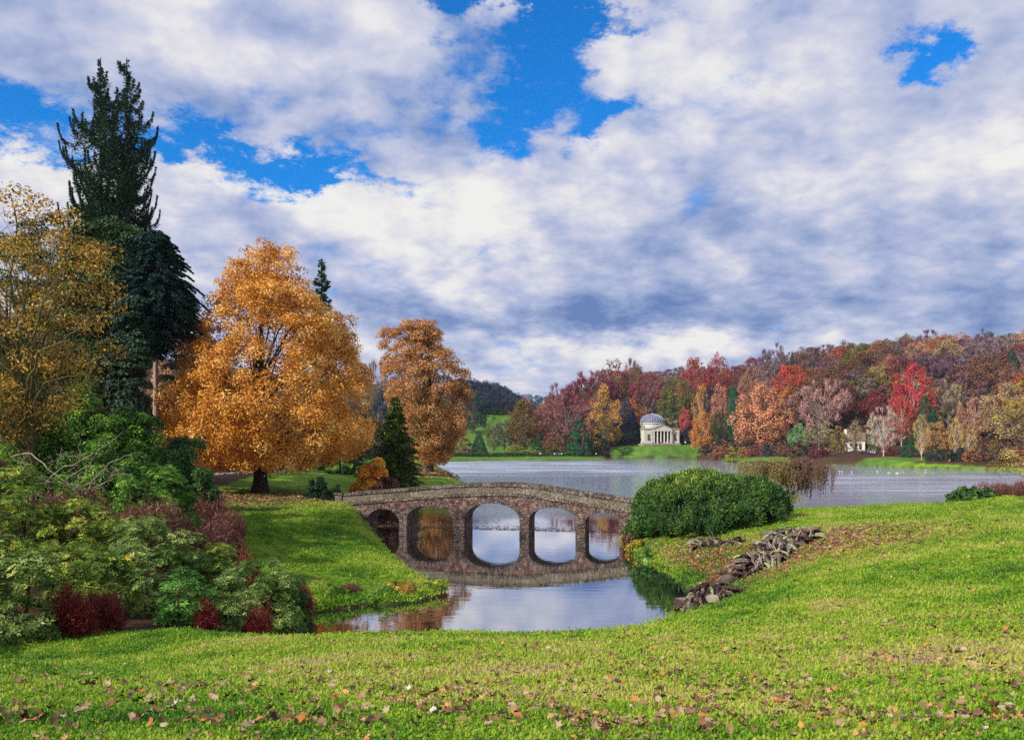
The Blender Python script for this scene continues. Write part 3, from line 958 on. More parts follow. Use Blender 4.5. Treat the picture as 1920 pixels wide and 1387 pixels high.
# twin-topped conifer
Dt = 85
bt = gpx(213, Dt)
k_ = Dt / F
H1 = zof(106, Dt) - bt[2]; H2 = zof(112, Dt) - bt[2]; H3 = zof(135, Dt) - bt[2]
envT = [(zof(py, Dt) - bt[2], (213 - l) * k_, (r - 213) * k_) for py, l, r in [(105, 30, 30), (130, 160, 258), (160, 142, 280), (200, 120, 292), (250, 108, 305), (310, 106, 313), (360, 118, 300), (410, 112, 305), (450, 100, 300), (520, 110, 290), (700, 120, 290)]]
envT[0] = (envT[0][0], 1.0, 1.6)
eT = np.array(sorted([(a, b, c) for a, b, c in envT]))


def blT(h, th, sx, H):
    c = math.cos(th)
    lim = np.interp(h + 1.2, eT[:, 0], eT[:, 2] if c > 0 else eT[:, 1])
    lim = (lim - sx * (1 if c > 0 else -1))
    lim = lim * 1.12
    tip = (H - h) * 0.52 + 0.8
    return max(0.3, min(lim, tip))


conifer('twin_conifer', 'tall dark conifer with two spires and upturned branch tips rising above the left trees', bt,
        [((186 - 213) * k_, 0.3, H1), ((240 - 213) * k_, -0.3, H2), ((213 - 213) * k_, 1.6, H3 - 6)], None, 21, M['conifer'], 135, blT, 0.36, 0.34, 66, droop=0.24, thick=0.25, needle_aspect=0.34, sweep=0.45, hmin=0.30, tr=0.42)

# monkey puzzle
Dm = 72
bm = gpx(292, Dm)
km = Dm / F
Hm = zof(432, Dm) - bm[2]


rng_m = random.Random(8)


def blM(h, th, sx, H):
    py = HOR - (h + bm[2] - EYE) / km
    r = np.interp(py, [432, 450, 480, 520, 560, 620, 660], [12, 34, 58, 82, 98, 92, 26]) * km
    return r * (1 - .25 * rng_m.random())


conifer('monkey_puzzle_tree', 'dark domed monkey puzzle tree with rope-like drooping branches and a pale bare trunk', bm, [(0, 0, Hm)], None, 22, M['monkey'], 420, blM, -0.24, 0.34, 85,
        droop=-0.12, bark='bark_patchy', thick=0.10, needle_aspect=0.55, hmin=0.50, tr=0.34)

# dark evergreen mass behind the left shrubs
def dark_ever(px, D, rows, seed, label, stops=None, ncl=120, cr=1.3, per=170, leaf=0.28, name='evergreen_tree', **kw):
    b = gpx(px, D)
    return big_tree(name, label, 'tree', b, prof_px(b, px, D, rows), stops or M['ever'], seed, ncl, cr, per, leaf, 0.35, frac=0.2, core=10, **kw)


M['ever'] = leaf_mat('evergreen_leaf', [(0, (0.014, 0.038, 0.014)), (0.5, (0.04, 0.095, 0.025)), (0.85, (0.09, 0.17, 0.035)), (1, (0.18, 0.25, 0.05))], 0.1)
M['ever_dark'] = leaf_mat('evergreen_dark_leaf', [(0, (0.010, 0.026, 0.018)), (0.5, (0.028, 0.065, 0.035)), (1, (0.07, 0.14, 0.06))], 0.08)
dark_ever(200, 76, [(425, 150, 260), (470, 120, 290), (530, 100, 300), (600, 110, 292), (680, 120, 285), (760, 130, 285), (830, 140, 280)], 31, 'tall dark ivy-clad evergreen directly under the twin conifer', ncl=170)
dark_ever(245, 68, [(560, 215, 270), (640, 200, 284), (700, 200, 280), (760, 205, 282), (830, 210, 290)], 34, 'dark ivy bush climbing in front of the monkey puzzle trunk', M['ever_dark'], ncl=110, cr=.9)
dark_ever(10, 74, [(440, -60, 90), (500, -90, 120), (600, -100, 130), (700, -100, 130), (800, -90, 120)], 35, 'dull olive evergreen behind the lower limbs of the yellowing tree', ncl=120)
dark_ever(120, 90, [(400, 80, 170), (430, 40, 200), (520, 30, 200), (640, 40, 190), (760, 60, 180)], 32, 'dark evergreen behind the yellowing tree at the left edge', M['ever_dark'])
dark_ever(340, 100, [(600, 300, 385), (640, 290, 400), (700, 290, 405), (760, 290, 400), (850, 300, 390)], 33, 'dull green tree between the monkey puzzle trunk and the golden tree',
          [(0, (0.02, 0.03, 0.012)), (0.5, (0.07, 0.07, 0.03)), (1, (0.19, 0.13, 0.06))], ncl=90)

# yellowing tree at the left edge
Dl = 42
bl_ = gpx(60, Dl)


def left_limbs(ta, rng):
    def L(pts, r0):
        P = np.array([[(px - 60) / F * d, d - Dl, zof(py, d) - bl_[2]] for px, py, d in pts])
        t = np.linspace(0, 1, len(P)); tt = np.linspace(0, 1, len(P) * 4)
        Q = np.stack([np.interp(tt, t, P[:, k]) for k in range(3)], 1) + rng.normal(size=(len(tt), 3)) * 0.04
        tube(ta, Q, r0 * np.linspace(1, 0.15, len(Q)), 6)
    L([(60, 850, 42), (58, 760, 42), (45, 690, 41.5), (52, 600, 41), (40, 520, 41), (55, 430, 41), (45, 370, 41)], 0.16)
    L([(58, 770, 42), (75, 690, 41), (72, 620, 40.5), (95, 540, 40), (100, 470, 40)], 0.11)
    L([(60, 740, 42), (20, 660, 41), (10, 600, 40), (-20, 540, 40)], 0.10)
    L([(75, 660, 41), (90, 610, 40), (60, 560, 40), (30, 500, 40), (35, 450, 40)], 0.08)
    L([(70, 790, 41), (120, 720, 39), (170, 660, 38), (230, 635, 37.5), (285, 610, 37), (320, 605, 37)], 0.07)
    L([(80, 760, 41), (130, 640, 39), (180, 560, 38), (215, 500, 38), (240, 470, 38)], 0.06)
    L([(120, 660, 39), (190, 590, 38), (235, 545, 38), (262, 550, 38)], 0.04)
    L([(60, 800, 41), (130, 760, 39), (180, 715, 38), (250, 700, 38), (270, 715, 38)], 0.045)
    L([(50, 840, 42), (20, 790, 40), (-20, 780, 39)], 0.06)
    for q in range(160):
        x0 = rng.uniform(-40, 240); y0 = rng.uniform(430, 780); d = rng.uniform(37, 44)
        a_ = rng.uniform(-2.6, 0.6); l_ = rng.uniform(25, 70)
        L([(x0, y0, d), (x0 + l_ * .5 * math.cos(a_), y0 + l_ * .5 * math.sin(a_) + 4, d), (x0 + l_ * math.cos(a_), y0 + l_ * math.sin(a_) - 2, d + .3)], 0.022)


big_tree('yellowing_tree', 'thinning yellow and brown leaved tree with dark twisting limbs at the left edge', 'tree', bl_,
         prof_px(bl_, 60, Dl, [(352, -60, 60), (385, -160, 120), (430, -220, 190), (470, -240, 245), (540, -250, 262), (600, -250, 258), (660, -240, 235), (720, -200, 200), (780, -150, 150), (830, -100, 90)]),
         [(0.0, (0.06, 0.04, 0.012)), (0.25, (0.20, 0.10, 0.02)), (0.5, (0.46, 0.30, 0.04)), (0.75, (0.74, 0.48, 0.08)), (0.92, (0.78, 0.38, 0.08)), (1.0, (0.86, 0.64, 0.22))],
         41, 340, 0.7, 64, 0.16, 0.12, bark='bark_moss', lo=0.15, frac=0.5, limb_r=0.03, extra=left_limbs, depth=0.7, flare=1.3, out=0.3, upb=0.1)

# conifer behind the golden tree
Dc = 118
bc = gpx(603, Dc); kc = Dc / F
conifer('slender_conifer', 'slender dark green conifer top showing behind the right shoulder of the golden tree', bc, [(0, 0, zof(484, Dc) - bc[2])], None, 23, M['fir'], 150,
        lambda h, th, sx, H: min(3.6, 0.35 + (H - h) * 0.24 + 0.5 * math.sin(h * 2.1) * min(1, (H - h) / 4)), 0.05, 0.5, 34, droop=0.12, thick=0.38, hmin=0.35)
# golden cypress beside the bridge
Dg = 92
bg_ = gpx(742, Dg)
conifer('golden_cypress', 'broad conical cypress with gold-tipped green sprays behind the left end of the bridge', bg_, [(0, 0, zof(742, Dg) - bg_[2])], None, 24, M['goldcyp'], 260,
        lambda h, th, sx, H: min(3.1, 0.30 + (H - h) * 0.42), -0.12, 0.34, 75, droop=-0.1, thick=0.36, hmin=0.03, sweep=0.6)

# ------------------------------------------------------------------ shrubs
def shrub(name, label, px, D, py_top, wpx, stops, seed, leaf=0.14, kind='rosette', dens=1.0, cat='shrub', group=None, depth=0.8, lumps=None, py_bot=None, trans=0.15, over=0.0, cr=None, sink=0.25):
    rng = np.random.default_rng(seed)
    b = gpx(px, D)
    H = zof(py_top, D) - b[2]
    Wd = wpx / F * D
    root = thing(name, label, cat, tuple(b), group)
    ca = Acc(); sa = Acc()
    cr = cr or max(0.26, min(Wd, H) * 0.15)
    ncl = lumps or int(max(14, 1.5 * Wd * max(H, Wd * .5) / cr ** 2))
    hw = Wd / 2
    prof = [(-sink, -hw * .85, hw * .85), (H * .25, -hw, hw), (H * .5, -hw * .96, hw * .96), (H * .75, -hw * .78, hw * .78), (H * .92, -hw * .5, hw * .5), (H, -hw * .2, hw * .2)]
    cen = sample_env(prof, ncl, cr, rng, depth, 0.45) + rng.normal(size=(ncl, 3)) * cr * 0.45
    ctr = np.array([0, 0, 0.0])
    mat = stops if not isinstance(stops, list) else leaf_mat(name + '_leaf', stops, max(trans, .28), rough=0.5, spec=0.15)
    area = 4 * math.pi * cr * cr
    if kind == 'rosette':
        ros = leaf * 1.5
        k = int(max(4, dens * 0.70 * area / (ros * ros)))
        n = len(cen) * k
        idx = np.repeat(np.arange(len(cen)), k)
        d = unit(rand_dir(rng, n) + unit(cen - ctr)[idx] * 0.9 + np.array([0, -0.25, 0.35]))
        P = cen[idx] + d * (cr * (0.5 + 0.9 * rng.random(n)))[:, None]
        cv = rng.random(len(cen))[idx]; rv = rng.random(n)
        ax0 = unit(unit(d) + np.array([0, 0, 0.5]) + rng.normal(size=(n, 3)) * 0.2)
        t1 = unit(np.cross(ax0, rng.normal(size=(n, 3)))); t2 = np.cross(ax0, t1)
        nl = 6
        sz = rng.uniform(.55, 1.25, n)
        for q in range(nl):
            a_ = q / nl * 2 * math.pi + rng.random(n) * 0.6
            rad = np.cos(a_)[:, None] * t1 + np.sin(a_)[:, None] * t2
            ax = unit(rad + ax0 * 0.25)
            nr = unit(ax0 - rad * 0.25)
            val = np.clip(0.5 + (cv - .5) * .5 + (rv - .5) * .55 + (rng.random(n) - .5) * .3, 0, 1)
            leaves(ca, P + ax * leaf * 0.55, nr, leaf * (0.8 + 0.4 * rng.random(n)) * sz, rng, 0.36, val, 0, ax)
    elif kind == 'leafy':
        per = max(10, dens * 1.5 * area / (leaf * leaf * .6))
        clumps_foliage(ca, cen, np.full(len(cen), cr), per, leaf, rng, ctr, 1.0, 0, 0.6, 0.6, 0.15)
    elif kind == 'spray':      # fine drooping sprays
        per = int(max(10, dens * 2.0 * area / (leaf * leaf * .5)))
        idx = np.repeat(np.arange(len(cen)), per); n = len(idx)
        d = unit(rand_dir(rng, n) + unit(cen - ctr)[idx] * 0.8 + np.array([0, -0.1, 0.3]))
        P = cen[idx] + d * (cr * (0.6 + 0.6 * rng.random(n)))[:, None]
        ax = unit(d * 0.9 + np.array([0, 0, 0.35]) + rng.normal(size=(n, 3)) * 0.35)
        val = np.clip(0.45 + (rng.random(len(cen))[idx] - .5) * .5 + (rng.random(n) - .5) * .5 + d[:, 2] * 0.0, 0, 1)
        leaves(ca, P, unit(d + rng.normal(size=(n, 3)) * .6), leaf * (0.6 + 0.8 * rng.random(n)), rng, 0.28, val, 0, ax)
    elif kind == 'twiggy':     # fine upright twigs, fuzzy edge
        n = int(dens * 700 * max(0.5, Wd * H) )
        ns = 9
        sx = rng.uniform(-.55, .55, ns) * hw; sy = rng.uniform(-.5, .5, ns) * hw; sh = rng.uniform(.5, 1.02, ns) * H; sx[0] *= .3; sh[0] = H
        q_ = rng.integers(0, ns, n)
        th = rng.random(n) * 2 * math.pi; ph = rng.random(n) ** 0.75
        rr = hw * .52 * ph
        hh = sh[q_] * (1 - .45 * ph ** 2) * (0.15 + 0.9 * rng.random(n)) + rng.exponential(.06, n) * H
        P = np.stack([sx[q_] + rr * np.cos(th), sy[q_] + rr * depth * np.sin(th), hh], 1)
        ax = unit(np.stack([np.cos(th) * ph * .8, np.sin(th) * ph * .8, np.full(n, 0.9)], 1) + rng.normal(size=(n, 3)) * 0.45)
        leaves(ca, P, rand_dir(rng, n), leaf * (0.5 + 1.0 * rng.random(n)), rng, 0.09, np.clip(rng.random(n) * .8 + 0.2 * (hh / H), 0, 1), 0, ax)
    for q in range(max(5, int(Wd * 3))):
        c = cen[rng.integers(len(cen))]
        s = np.array([c[0] * 0.25, c[1] * 0.25, -0.1])
        tube(sa, np.array([s, (s + c) / 2 + rng.normal(size=3) * 0.08 * H, c]), [0.05, 0.035, 0.015], 4)
    obj('stems', sa.mesh('stems', [M['bark_brown']], True), root)
    obj('foliage', ca.mesh('foliage', [mat]), root)
    return root


RH = lambda *a: [(p, (min(.95, c[0] * 2.5), min(.95, c[1] * 2.0), min(.95, c[2] * 1.5))) for p, c in a]
green_bright = RH((0, (0.010, 0.030, 0.010)), (.45, (0.030, 0.095, 0.018)), (.8, (0.075, 0.20, 0.035)), (1, (0.16, 0.32, 0.06)))
green_dark = RH((0, (0.006, 0.020, 0.010)), (.45, (0.018, 0.055, 0.018)), (.8, (0.045, 0.12, 0.035)), (1, (0.10, 0.20, 0.06)))
green_yel = RH((0, (0.015, 0.035, 0.008)), (.40, (0.055, 0.115, 0.022)), (.75, (0.15, 0.25, 0.05)), (.93, (0.30, 0.38, 0.10)), (1, (0.45, 0.30, 0.05)))
green_grey = RH((0, (0.014, 0.035, 0.012)), (.45, (0.052, 0.115, 0.032)), (.8, (0.14, 0.23, 0.08)), (1, (0.30, 0.38, 0.19)))
green_ros = RH((0, (0.010, 0.04, 0.012)), (.5, (0.04, 0.13, 0.03)), (.85, (0.10, 0.26, 0.06)), (1, (0.22, 0.40, 0.14)))
red_dark = [(0, (0.06, 0.008, 0.012)), (.5, (0.21, 0.026, 0.034)), (.85, (0.40, 0.07, 0.05)), (1, (0.55, 0.22, 0.10))]
red_br = [(0, (0.05, 0.02, 0.02)), (.5, (0.19, 0.075, 0.065)), (.85, (0.34, 0.15, 0.10)), (1, (0.52, 0.32, 0.18))]
orange_br = RH((0, (0.15, 0.04, 0.01)), (.5, (0.42, 0.16, 0.025)), (.85, (0.62, 0.32, 0.05)), (1, (0.7, 0.48, 0.12)))

SHR = [
 # name, label, px, D, top, width, stops, leaf, kind, dens
 ('laurel_shrub', 'tall bright green laurel in front of the yellowing tree, upper left of the shrub bank', 90, 45, 792, 160, green_bright, .17, 'leafy', 1.0),
 ('laurel_shrub', 'tallest pointed green laurel at the top of the shrub bank under the ivy-clad evergreen', 160, 52, 738, 120, green_bright, .18, 'leafy', 1.0),
 ('laurel_shrub', 'dark green laurel with upright shoots below the monkey puzzle trunk', 245, 50, 778, 130, green_bright, .18, 'leafy', 1.0),
 ('laurel_shrub', 'rounded dark laurel at the right end of the upper shrub bank, touching the golden tree', 335, 47, 835, 130, green_dark, .16, 'leafy', 1.0),
 ('laurel_shrub', 'low green laurel where the shrub bank meets the leaf-strewn lawn', 375, 44, 893, 85, green_dark, .15, 'leafy', 1.0),
 ('laurel_shrub', 'mid green laurel behind the tangle of dead branches', 205, 42, 838, 190, green_bright, .16, 'leafy', 1.0),
 ('rhododendron', 'light green rhododendron right of the dead branches, above the brown tangle', 290, 38, 893, 170, green_bright, .15, 'rosette', 1.0),
 ('rhododendron', 'yellow-green rhododendron high on the left edge of the bank', 40, 27, 895, 170, green_yel, .11, 'rosette', 1.0),
 ('rhododendron', 'olive rhododendron with yellowing leaves on the middle of the left slope', 150, 27, 955, 200, green_yel, .11, 'rosette', 1.0),
 ('rhododendron', 'pale-leaved rhododendron below the brown tangle, centre of the shrub bank', 280, 26, 990, 210, green_grey, .11, 'rosette', 1.0),
 ('rhododendron', 'yellow-green rhododendron right of centre, below the russet smoke bush', 375, 27, 1040, 160, green_yel, .11, 'rosette', 1.0),
 ('rhododendron', 'glaucous large-leaved rhododendron filling the lower left corner of the bank', 20, 17.5, 1030, 170, green_grey, .13, 'rosette', 1.0),
 ('rhododendron', 'dark rhododendron behind the deep red shrub', 150, 21, 1035, 220, green_yel, .11, 'rosette', 1.0),
 ('rhododendron', 'mid green rhododendron between the deep red shrub and the rounded one', 265, 21.5, 1065, 160, green_grey, .12, 'rosette', 1.0),
 ('rhododendron', 'neat rounded rhododendron with clear whorls of fresh green leaves by the lawn', 342, 20, 1085, 105, green_ros, .15, 'rosette', .9),
 ('rhododendron', 'low spreading rhododendron at the right foot of the shrub bank', 480, 23.5, 1062, 185, green_grey, .11, 'rosette', 1.0),
 ('rhododendron', 'small pale rhododendron between two red heathers at the lawn edge', 430, 20.5, 1100, 90, green_grey, .11, 'rosette', 1.0),
 ('rhododendron', 'last low rhododendron of the bank, dipping towards the water', 545, 24.5, 1105, 90, green_dark, .11, 'rosette', 1.0),
 ('smoke_bush', 'bare russet smoke bush at the right top of the shrub bank beside the lawn', 410, 43, 938, 110, red_br, .30, 'twiggy', 2.6),
 ('smoke_bush', 'low brown twiggy bush under the russet smoke bush', 400, 35, 985, 130, red_br, .26, 'twiggy', 2.4),
 ('twiggy_shrub', 'long brown tangle of bare stems across the middle of the shrub bank', 270, 33, 950, 150, red_br, .34, 'twiggy', 1.6),
 ('twiggy_shrub', 'purple-brown bare twiggy shrub beneath the dead branches', 150, 33, 915, 150, red_br, .30, 'twiggy', 1.3),
 ('red_shrub', 'deep red shrub, the larger of the pair, at the lawn edge in the lower left', 140, 18.3, 1092, 120, red_dark, .15, 'twiggy', 8),
 ('red_shrub', 'deep red shrub, right-hand smaller neighbour of the largest red one', 208, 18.8, 1116, 80, red_dark, .14, 'twiggy', 8),
 ('red_shrub', 'small orange-red heather between two rhododendrons at the lawn edge', 386, 19.8, 1122, 56, red_dark, .12, 'twiggy', 9),
 ('red_shrub', 'small crimson heather in front of the low spreading rhododendron', 487, 20.5, 1138, 60, red_dark, .12, 'twiggy', 9),
 ('red_shrub', 'rust-red tuft under the smoke bush at the edge of the grass', 460, 31, 1040, 60, red_dark, .2, 'twiggy', 5),
 ('red_shrub', 'dark maroon shrub on the grass bank close to the pool', 568, 33, 1097, 56, red_dark, .2, 'twiggy', 5),
 ('azalea', 'low orange azalea below the golden cypress', 700, 82, 878, 90, orange_br, .22, 'leafy', 1.0),
 ('azalea', 'small dark purple azalea beside the parapet under the golden cypress', 722, 79, 898, 60, red_br, .2, 'leafy', .9),
 ('juniper', 'small dark spiky juniper on the lawn beside the end of the bridge', 597, 68, 898, 46, M['conifer'], .3, 'spray', 1.3),
 ('juniper', 'smaller dark juniper tucked against the end pier of the bridge', 634, 68, 912, 34, M['conifer'], .26, 'spray', 1.3),
]
for k, (nm, lb, px, D, top, w_, st, lf, kd, dn) in enumerate(SHR):
    shrub(nm, lb, px, D, top, w_, st, 100 + k, lf, kd, dn, group={'rhododendron': 'rhododendrons on the left bank', 'laurel_shrub': 'laurels on the left bank', 'red_shrub': 'red shrubs on the left bank'}.get(nm))

# the big bush at the right end of the bridge
rng = np.random.default_rng(77)
Db = 57.5
bb = gpx(1330, Db)
root = thing('bush', 'huge rounded dark green bush at the right end of the bridge', 'bush', tuple(bb))
kb = Db / F
ca = Acc()
M['bigbush'] = leaf_mat('big_bush_leaf', [(0, (0.016, 0.045, 0.014)), (.35, (0.045, 0.12, 0.028)), (.62, (0.13, 0.25, 0.04)), (1, (0.46, 0.48, 0.06))], .15, rough=.5)
cen = []
for (px, py, rx, rz, dy) in [(1275, 945, 74, 62, 0), (1320, 925, 66, 52, .5), (1400, 935, 66, 46, 0), (1225, 978, 42, 36, -.8), (1365, 958, 92, 34, -1.3), (1440, 950, 32, 40, 0), (1290, 975, 72, 30, -1.6), (1200, 992, 26, 18, -1.2), (1245, 952, 52, 48, .4)]:
    c0 = np.array([(px - 1330) * kb, dy, zof(py, Db) - bb[2]])
    n = int(rx * rz / 26)
    d = rand_dir(rng, n); d[:, 2] = np.abs(d[:, 2]) * 1.0 - 0.25
    cen.append(c0 + d * np.array([rx * kb, min(rx * kb, 2.6), rz * kb]) * (0.72 + 0.2 * rng.random((n, 1))))
cen = np.concatenate(cen) + 0
cen += rng.normal(size=cen.shape) * .14
g_ = height(cen[:, 0] + bb[0], cen[:, 1] + bb[1]) - bb[2]
cen[:, 2] = np.maximum(cen[:, 2], g_ + 0.25)
per = 150
idx = np.repeat(np.arange(len(cen)), per); n = len(idx)
ctr = np.array([0, 0, 0.4])
cd = unit(cen - ctr)
d = unit(rand_dir(rng, n) + cd[idx] * 0.9 + np.array([0, 0, 0.2]))
P = cen[idx] + d * (0.50 * (0.5 + 0.7 * rng.random(n)))[:, None]
ax = unit(d * 0.7 + cd[idx] * 0.5 + np.array([0, 0, 0.35]) + rng.normal(size=(n, 3)) * 0.3)
val = np.clip(0.30 + (rng.random(len(cen))[idx] - .5) * .35 + (rng.random(n) - .5) * .35 + 0.32 * np.clip((P[:, 2] - 1.9) / 1.8, 0, 1) * np.clip((3.4 - P[:, 0]) / 2, 0, 1), 0, 1)  # upper left leaves painted lighter, sunlight put into their colour
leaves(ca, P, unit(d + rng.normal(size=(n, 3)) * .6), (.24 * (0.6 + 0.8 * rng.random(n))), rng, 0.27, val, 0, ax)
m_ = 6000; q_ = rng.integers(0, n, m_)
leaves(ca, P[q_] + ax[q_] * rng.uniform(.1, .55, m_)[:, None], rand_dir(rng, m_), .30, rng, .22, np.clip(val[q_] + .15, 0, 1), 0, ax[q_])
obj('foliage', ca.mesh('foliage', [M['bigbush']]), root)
sa = Acc()
for q in range(26):
    c = cen[rng.integers(len(cen))]; s = np.array([c[0] * .5, c[1] * .5, -.2])
    tube(sa, np.array([s, (s + c) / 2, c]), [.09, .06, .02], 4)
obj('stems', sa.mesh('stems', [M['bark']], True), root)

# weeping tree right of the bush
Dw = 77
bw = gpx(1480, Dw); kw = Dw / F
root = thing('weeping_tree', 'small umbrella-shaped weeping tree with trailing brown twigs behind the big bush', 'tree', tuple(bw))
ta = Acc(); ca = Acc(); rng = np.random.default_rng(88)
wp = lambda px, py, d=0.0: np.array([(px - 1480) * kw, d, zof(py, Dw) - bw[2]])


def curve(P, n=12):
    P = np.array(P); t = np.linspace(0, 1, len(P)); tt = np.linspace(0, 1, n)
    return np.stack([np.interp(tt, t, P[:, k]) for k in range(3)], 1)


tube(ta, curve([wp(1480, 960), wp(1479, 935), wp(1476, 910), wp(1470, 885)]), np.linspace(.2, .1, 12), 7)
tube(ta, curve([wp(1478, 930), wp(1500, 915), wp(1512, 890), wp(1500, 868)]), np.linspace(.14, .07, 12), 6)
tips = []
for q in range(70):
    a_ = rng.uniform(0, 2 * math.pi); r_ = rng.uniform(0.3, 1)
    cx = rng.choice([1418, 1450, 1500, 1535], p=[.25, .25, .25, .25])
    s = wp(1475 + rng.uniform(-8, 28), rng.uniform(880, 905))
    top = wp(cx + 26 * math.cos(a_) * r_, rng.uniform(850, 880) + 10 * r_, 2.2 * math.sin(a_) * r_)
    e = top + np.array([math.cos(a_) * .9 * r_, math.sin(a_) * .9 * r_, -.5])
    t = np.linspace(0, 1, 9)[:, None]
    Pq = (1 - t) ** 2 * s + 2 * t * (1 - t) * (top + np.array([0, 0, .5])) + t ** 2 * e + rng.normal(size=(9, 3)) * .05
    tube(ta, Pq, np.linspace(.05, .02, 9), 4)
    for k in range(22):
        p = Pq[rng.integers(3, 9)] + rng.normal(size=3) * .2
        L = rng.uniform(.5, 2.0) * (1.2 if p[0] > 1.2 else .8)
        m_ = int(L * 12)
        zz = np.linspace(0, L, m_)
        Q = np.stack([p[0] + np.cumsum(rng.normal(size=m_) * .02), p[1] + np.cumsum(rng.normal(size=m_) * .02), p[2] - zz], 1)
        Q = Q[Q[:, 2] > 0.25]
        if len(Q) < 3: continue
        tube(ta, Q[::3] if len(Q) > 6 else Q, .014, 3)
        leaves(ca, Q + rng.normal(size=Q.shape) * .04, rand_dir(rng, len(Q)), .15, rng, .4, np.clip(rng.random(len(Q)) * .6 + (.4 if p[0] < 0 else 0), 0, 1), 0, np.tile([0, 0, -1.0], (len(Q), 1)) + rng.normal(size=Q.shape) * .4)
n = 900
P = np.array([[rng.normal() * .55, rng.normal() * .5, abs(rng.normal()) * .6 + .25] for _ in range(n)])
leaves(ca, P + wp(1482, 945), rand_dir(rng, n), .14, rng, .6, .85 + .15 * rng.random(n))
obj('trunk', ta.mesh('trunk', [M['bark_brown']], True), root)
obj('crown', ca.mesh('crown', [leaf_mat('weeping_leaf', [(0, (0.16, 0.07, 0.06)), (.4, (0.38, 0.20, 0.14)), (.7, (0.50, 0.36, 0.13)), (1, (0.50, 0.50, 0.08))], .3)]), root)

# golden tree reaching in from the right edge
Dr = 105
br_ = gpx(1960, Dr)
big_tree('yellow_leaved_tree', 'pale yellow spotted-leaf tree reaching in from the right edge over the water', 'tree', br_,
         prof_px(br_, 1960, Dr, [(690, 1930, 2050), (720, 1900, 2090), (760, 1870, 2110), (800, 1850, 2120), (840, 1842, 2120), (870, 1850, 2100), (892, 1870, 2060)]),
         [(0, (0.10, 0.06, 0.012)), (.35, (0.30, 0.20, 0.03)), (.7, (0.55, 0.40, 0.08)), (1, (0.75, 0.58, 0.22))], 51, 90, 1.2, 90, .26, .3, lo=.2, frac=.9, limb_r=.1, bark='bark_brown', out=.3)
# purple twiggy shrubs behind the grass ridge
for k, (px, D, top, w_, st, lb) in enumerate([(1810, 82, 915, 70, green_dark, 'dark green low bush at the water edge behind the right-hand grass ridge'),
                                          (1868, 84, 906, 90, red_br, 'purple-brown bare willow scrub behind the right-hand grass ridge'),
                                          (1925, 82, 903, 90, red_br, 'purple willow scrub at the right edge of the photo above the ridge'),
                                          (1845, 80, 918, 60, green_dark, 'small green shrub in front of the purple willow scrub')]):
    shrub('waterside_shrub', lb, px, D, top, w_, st, 300 + k, .35 if st is red_br else .2, 'twiggy' if st is red_br else 'leafy', 1.6 if st is red_br else 1.0)

# dead branches lying over the shrubs
dd = thing('dead_branches', 'fallen bare grey branches sprawled across the upper left shrubs', 'branches', tuple(gpx(150, 34)))
ta = Acc(); rng = np.random.default_rng(9); o0 = np.array(dd.location)


def brn(pts, r0, D0=33):
    P = np.array([[(px - 960) / F * d, d, zof(py, d)] for px, py, d in pts]) - o0
    Q = curve(P, 14) + rng.normal(size=(14, 3)) * .03
    tube(ta, Q, r0 * np.linspace(1, .2, 14), 5)


for pts, r0 in [([(155, 930, 33), (185, 890, 32), (215, 862, 32), (250, 850, 32)], .045), ([(150, 935, 33), (200, 900, 32), (225, 880, 32)], .035), ([(20, 855, 33), (60, 850, 33), (95, 885, 32), (140, 915, 32), (150, 930, 32)], .04),
                ([(75, 915, 32), (110, 880, 32), (160, 860, 32), (200, 835, 32), (230, 808, 32)], .035), ([(60, 905, 32), (115, 905, 32), (150, 925, 32)], .03), ([(105, 878, 32), (118, 845, 32), (115, 835, 32)], .02),
                ([(140, 915, 32), (180, 905, 32), (205, 925, 32)], .02), ([(148, 860, 32), (150, 835, 32), (147, 812, 32)], .02), ([(120, 900, 32), (170, 870, 32), (180, 850, 32), (200, 820, 32)], .022)]:
    brn(pts, r0)
for q in range(60):
    x0, y0 = rng.uniform(20, 250), rng.uniform(850, 930); a_ = rng.uniform(0, 6.28); l_ = rng.uniform(15, 50)
    brn([(x0, y0, 32.3), (x0 + l_ * .5 * math.cos(a_), y0 + l_ * .5 * math.sin(a_) * .6, 32), (x0 + l_ * math.cos(a_), y0 + l_ * math.sin(a_) * .6, 32)], .012)
obj('branch', ta.mesh('branch', [bark_mat('weathered_branch', (0.16, 0.11, 0.09), (0.42, 0.34, 0.28))], True), dd)
# ------------------------------------------------------------------ trees beyond the lake: one mesh per habit, copied
PROTO = {}


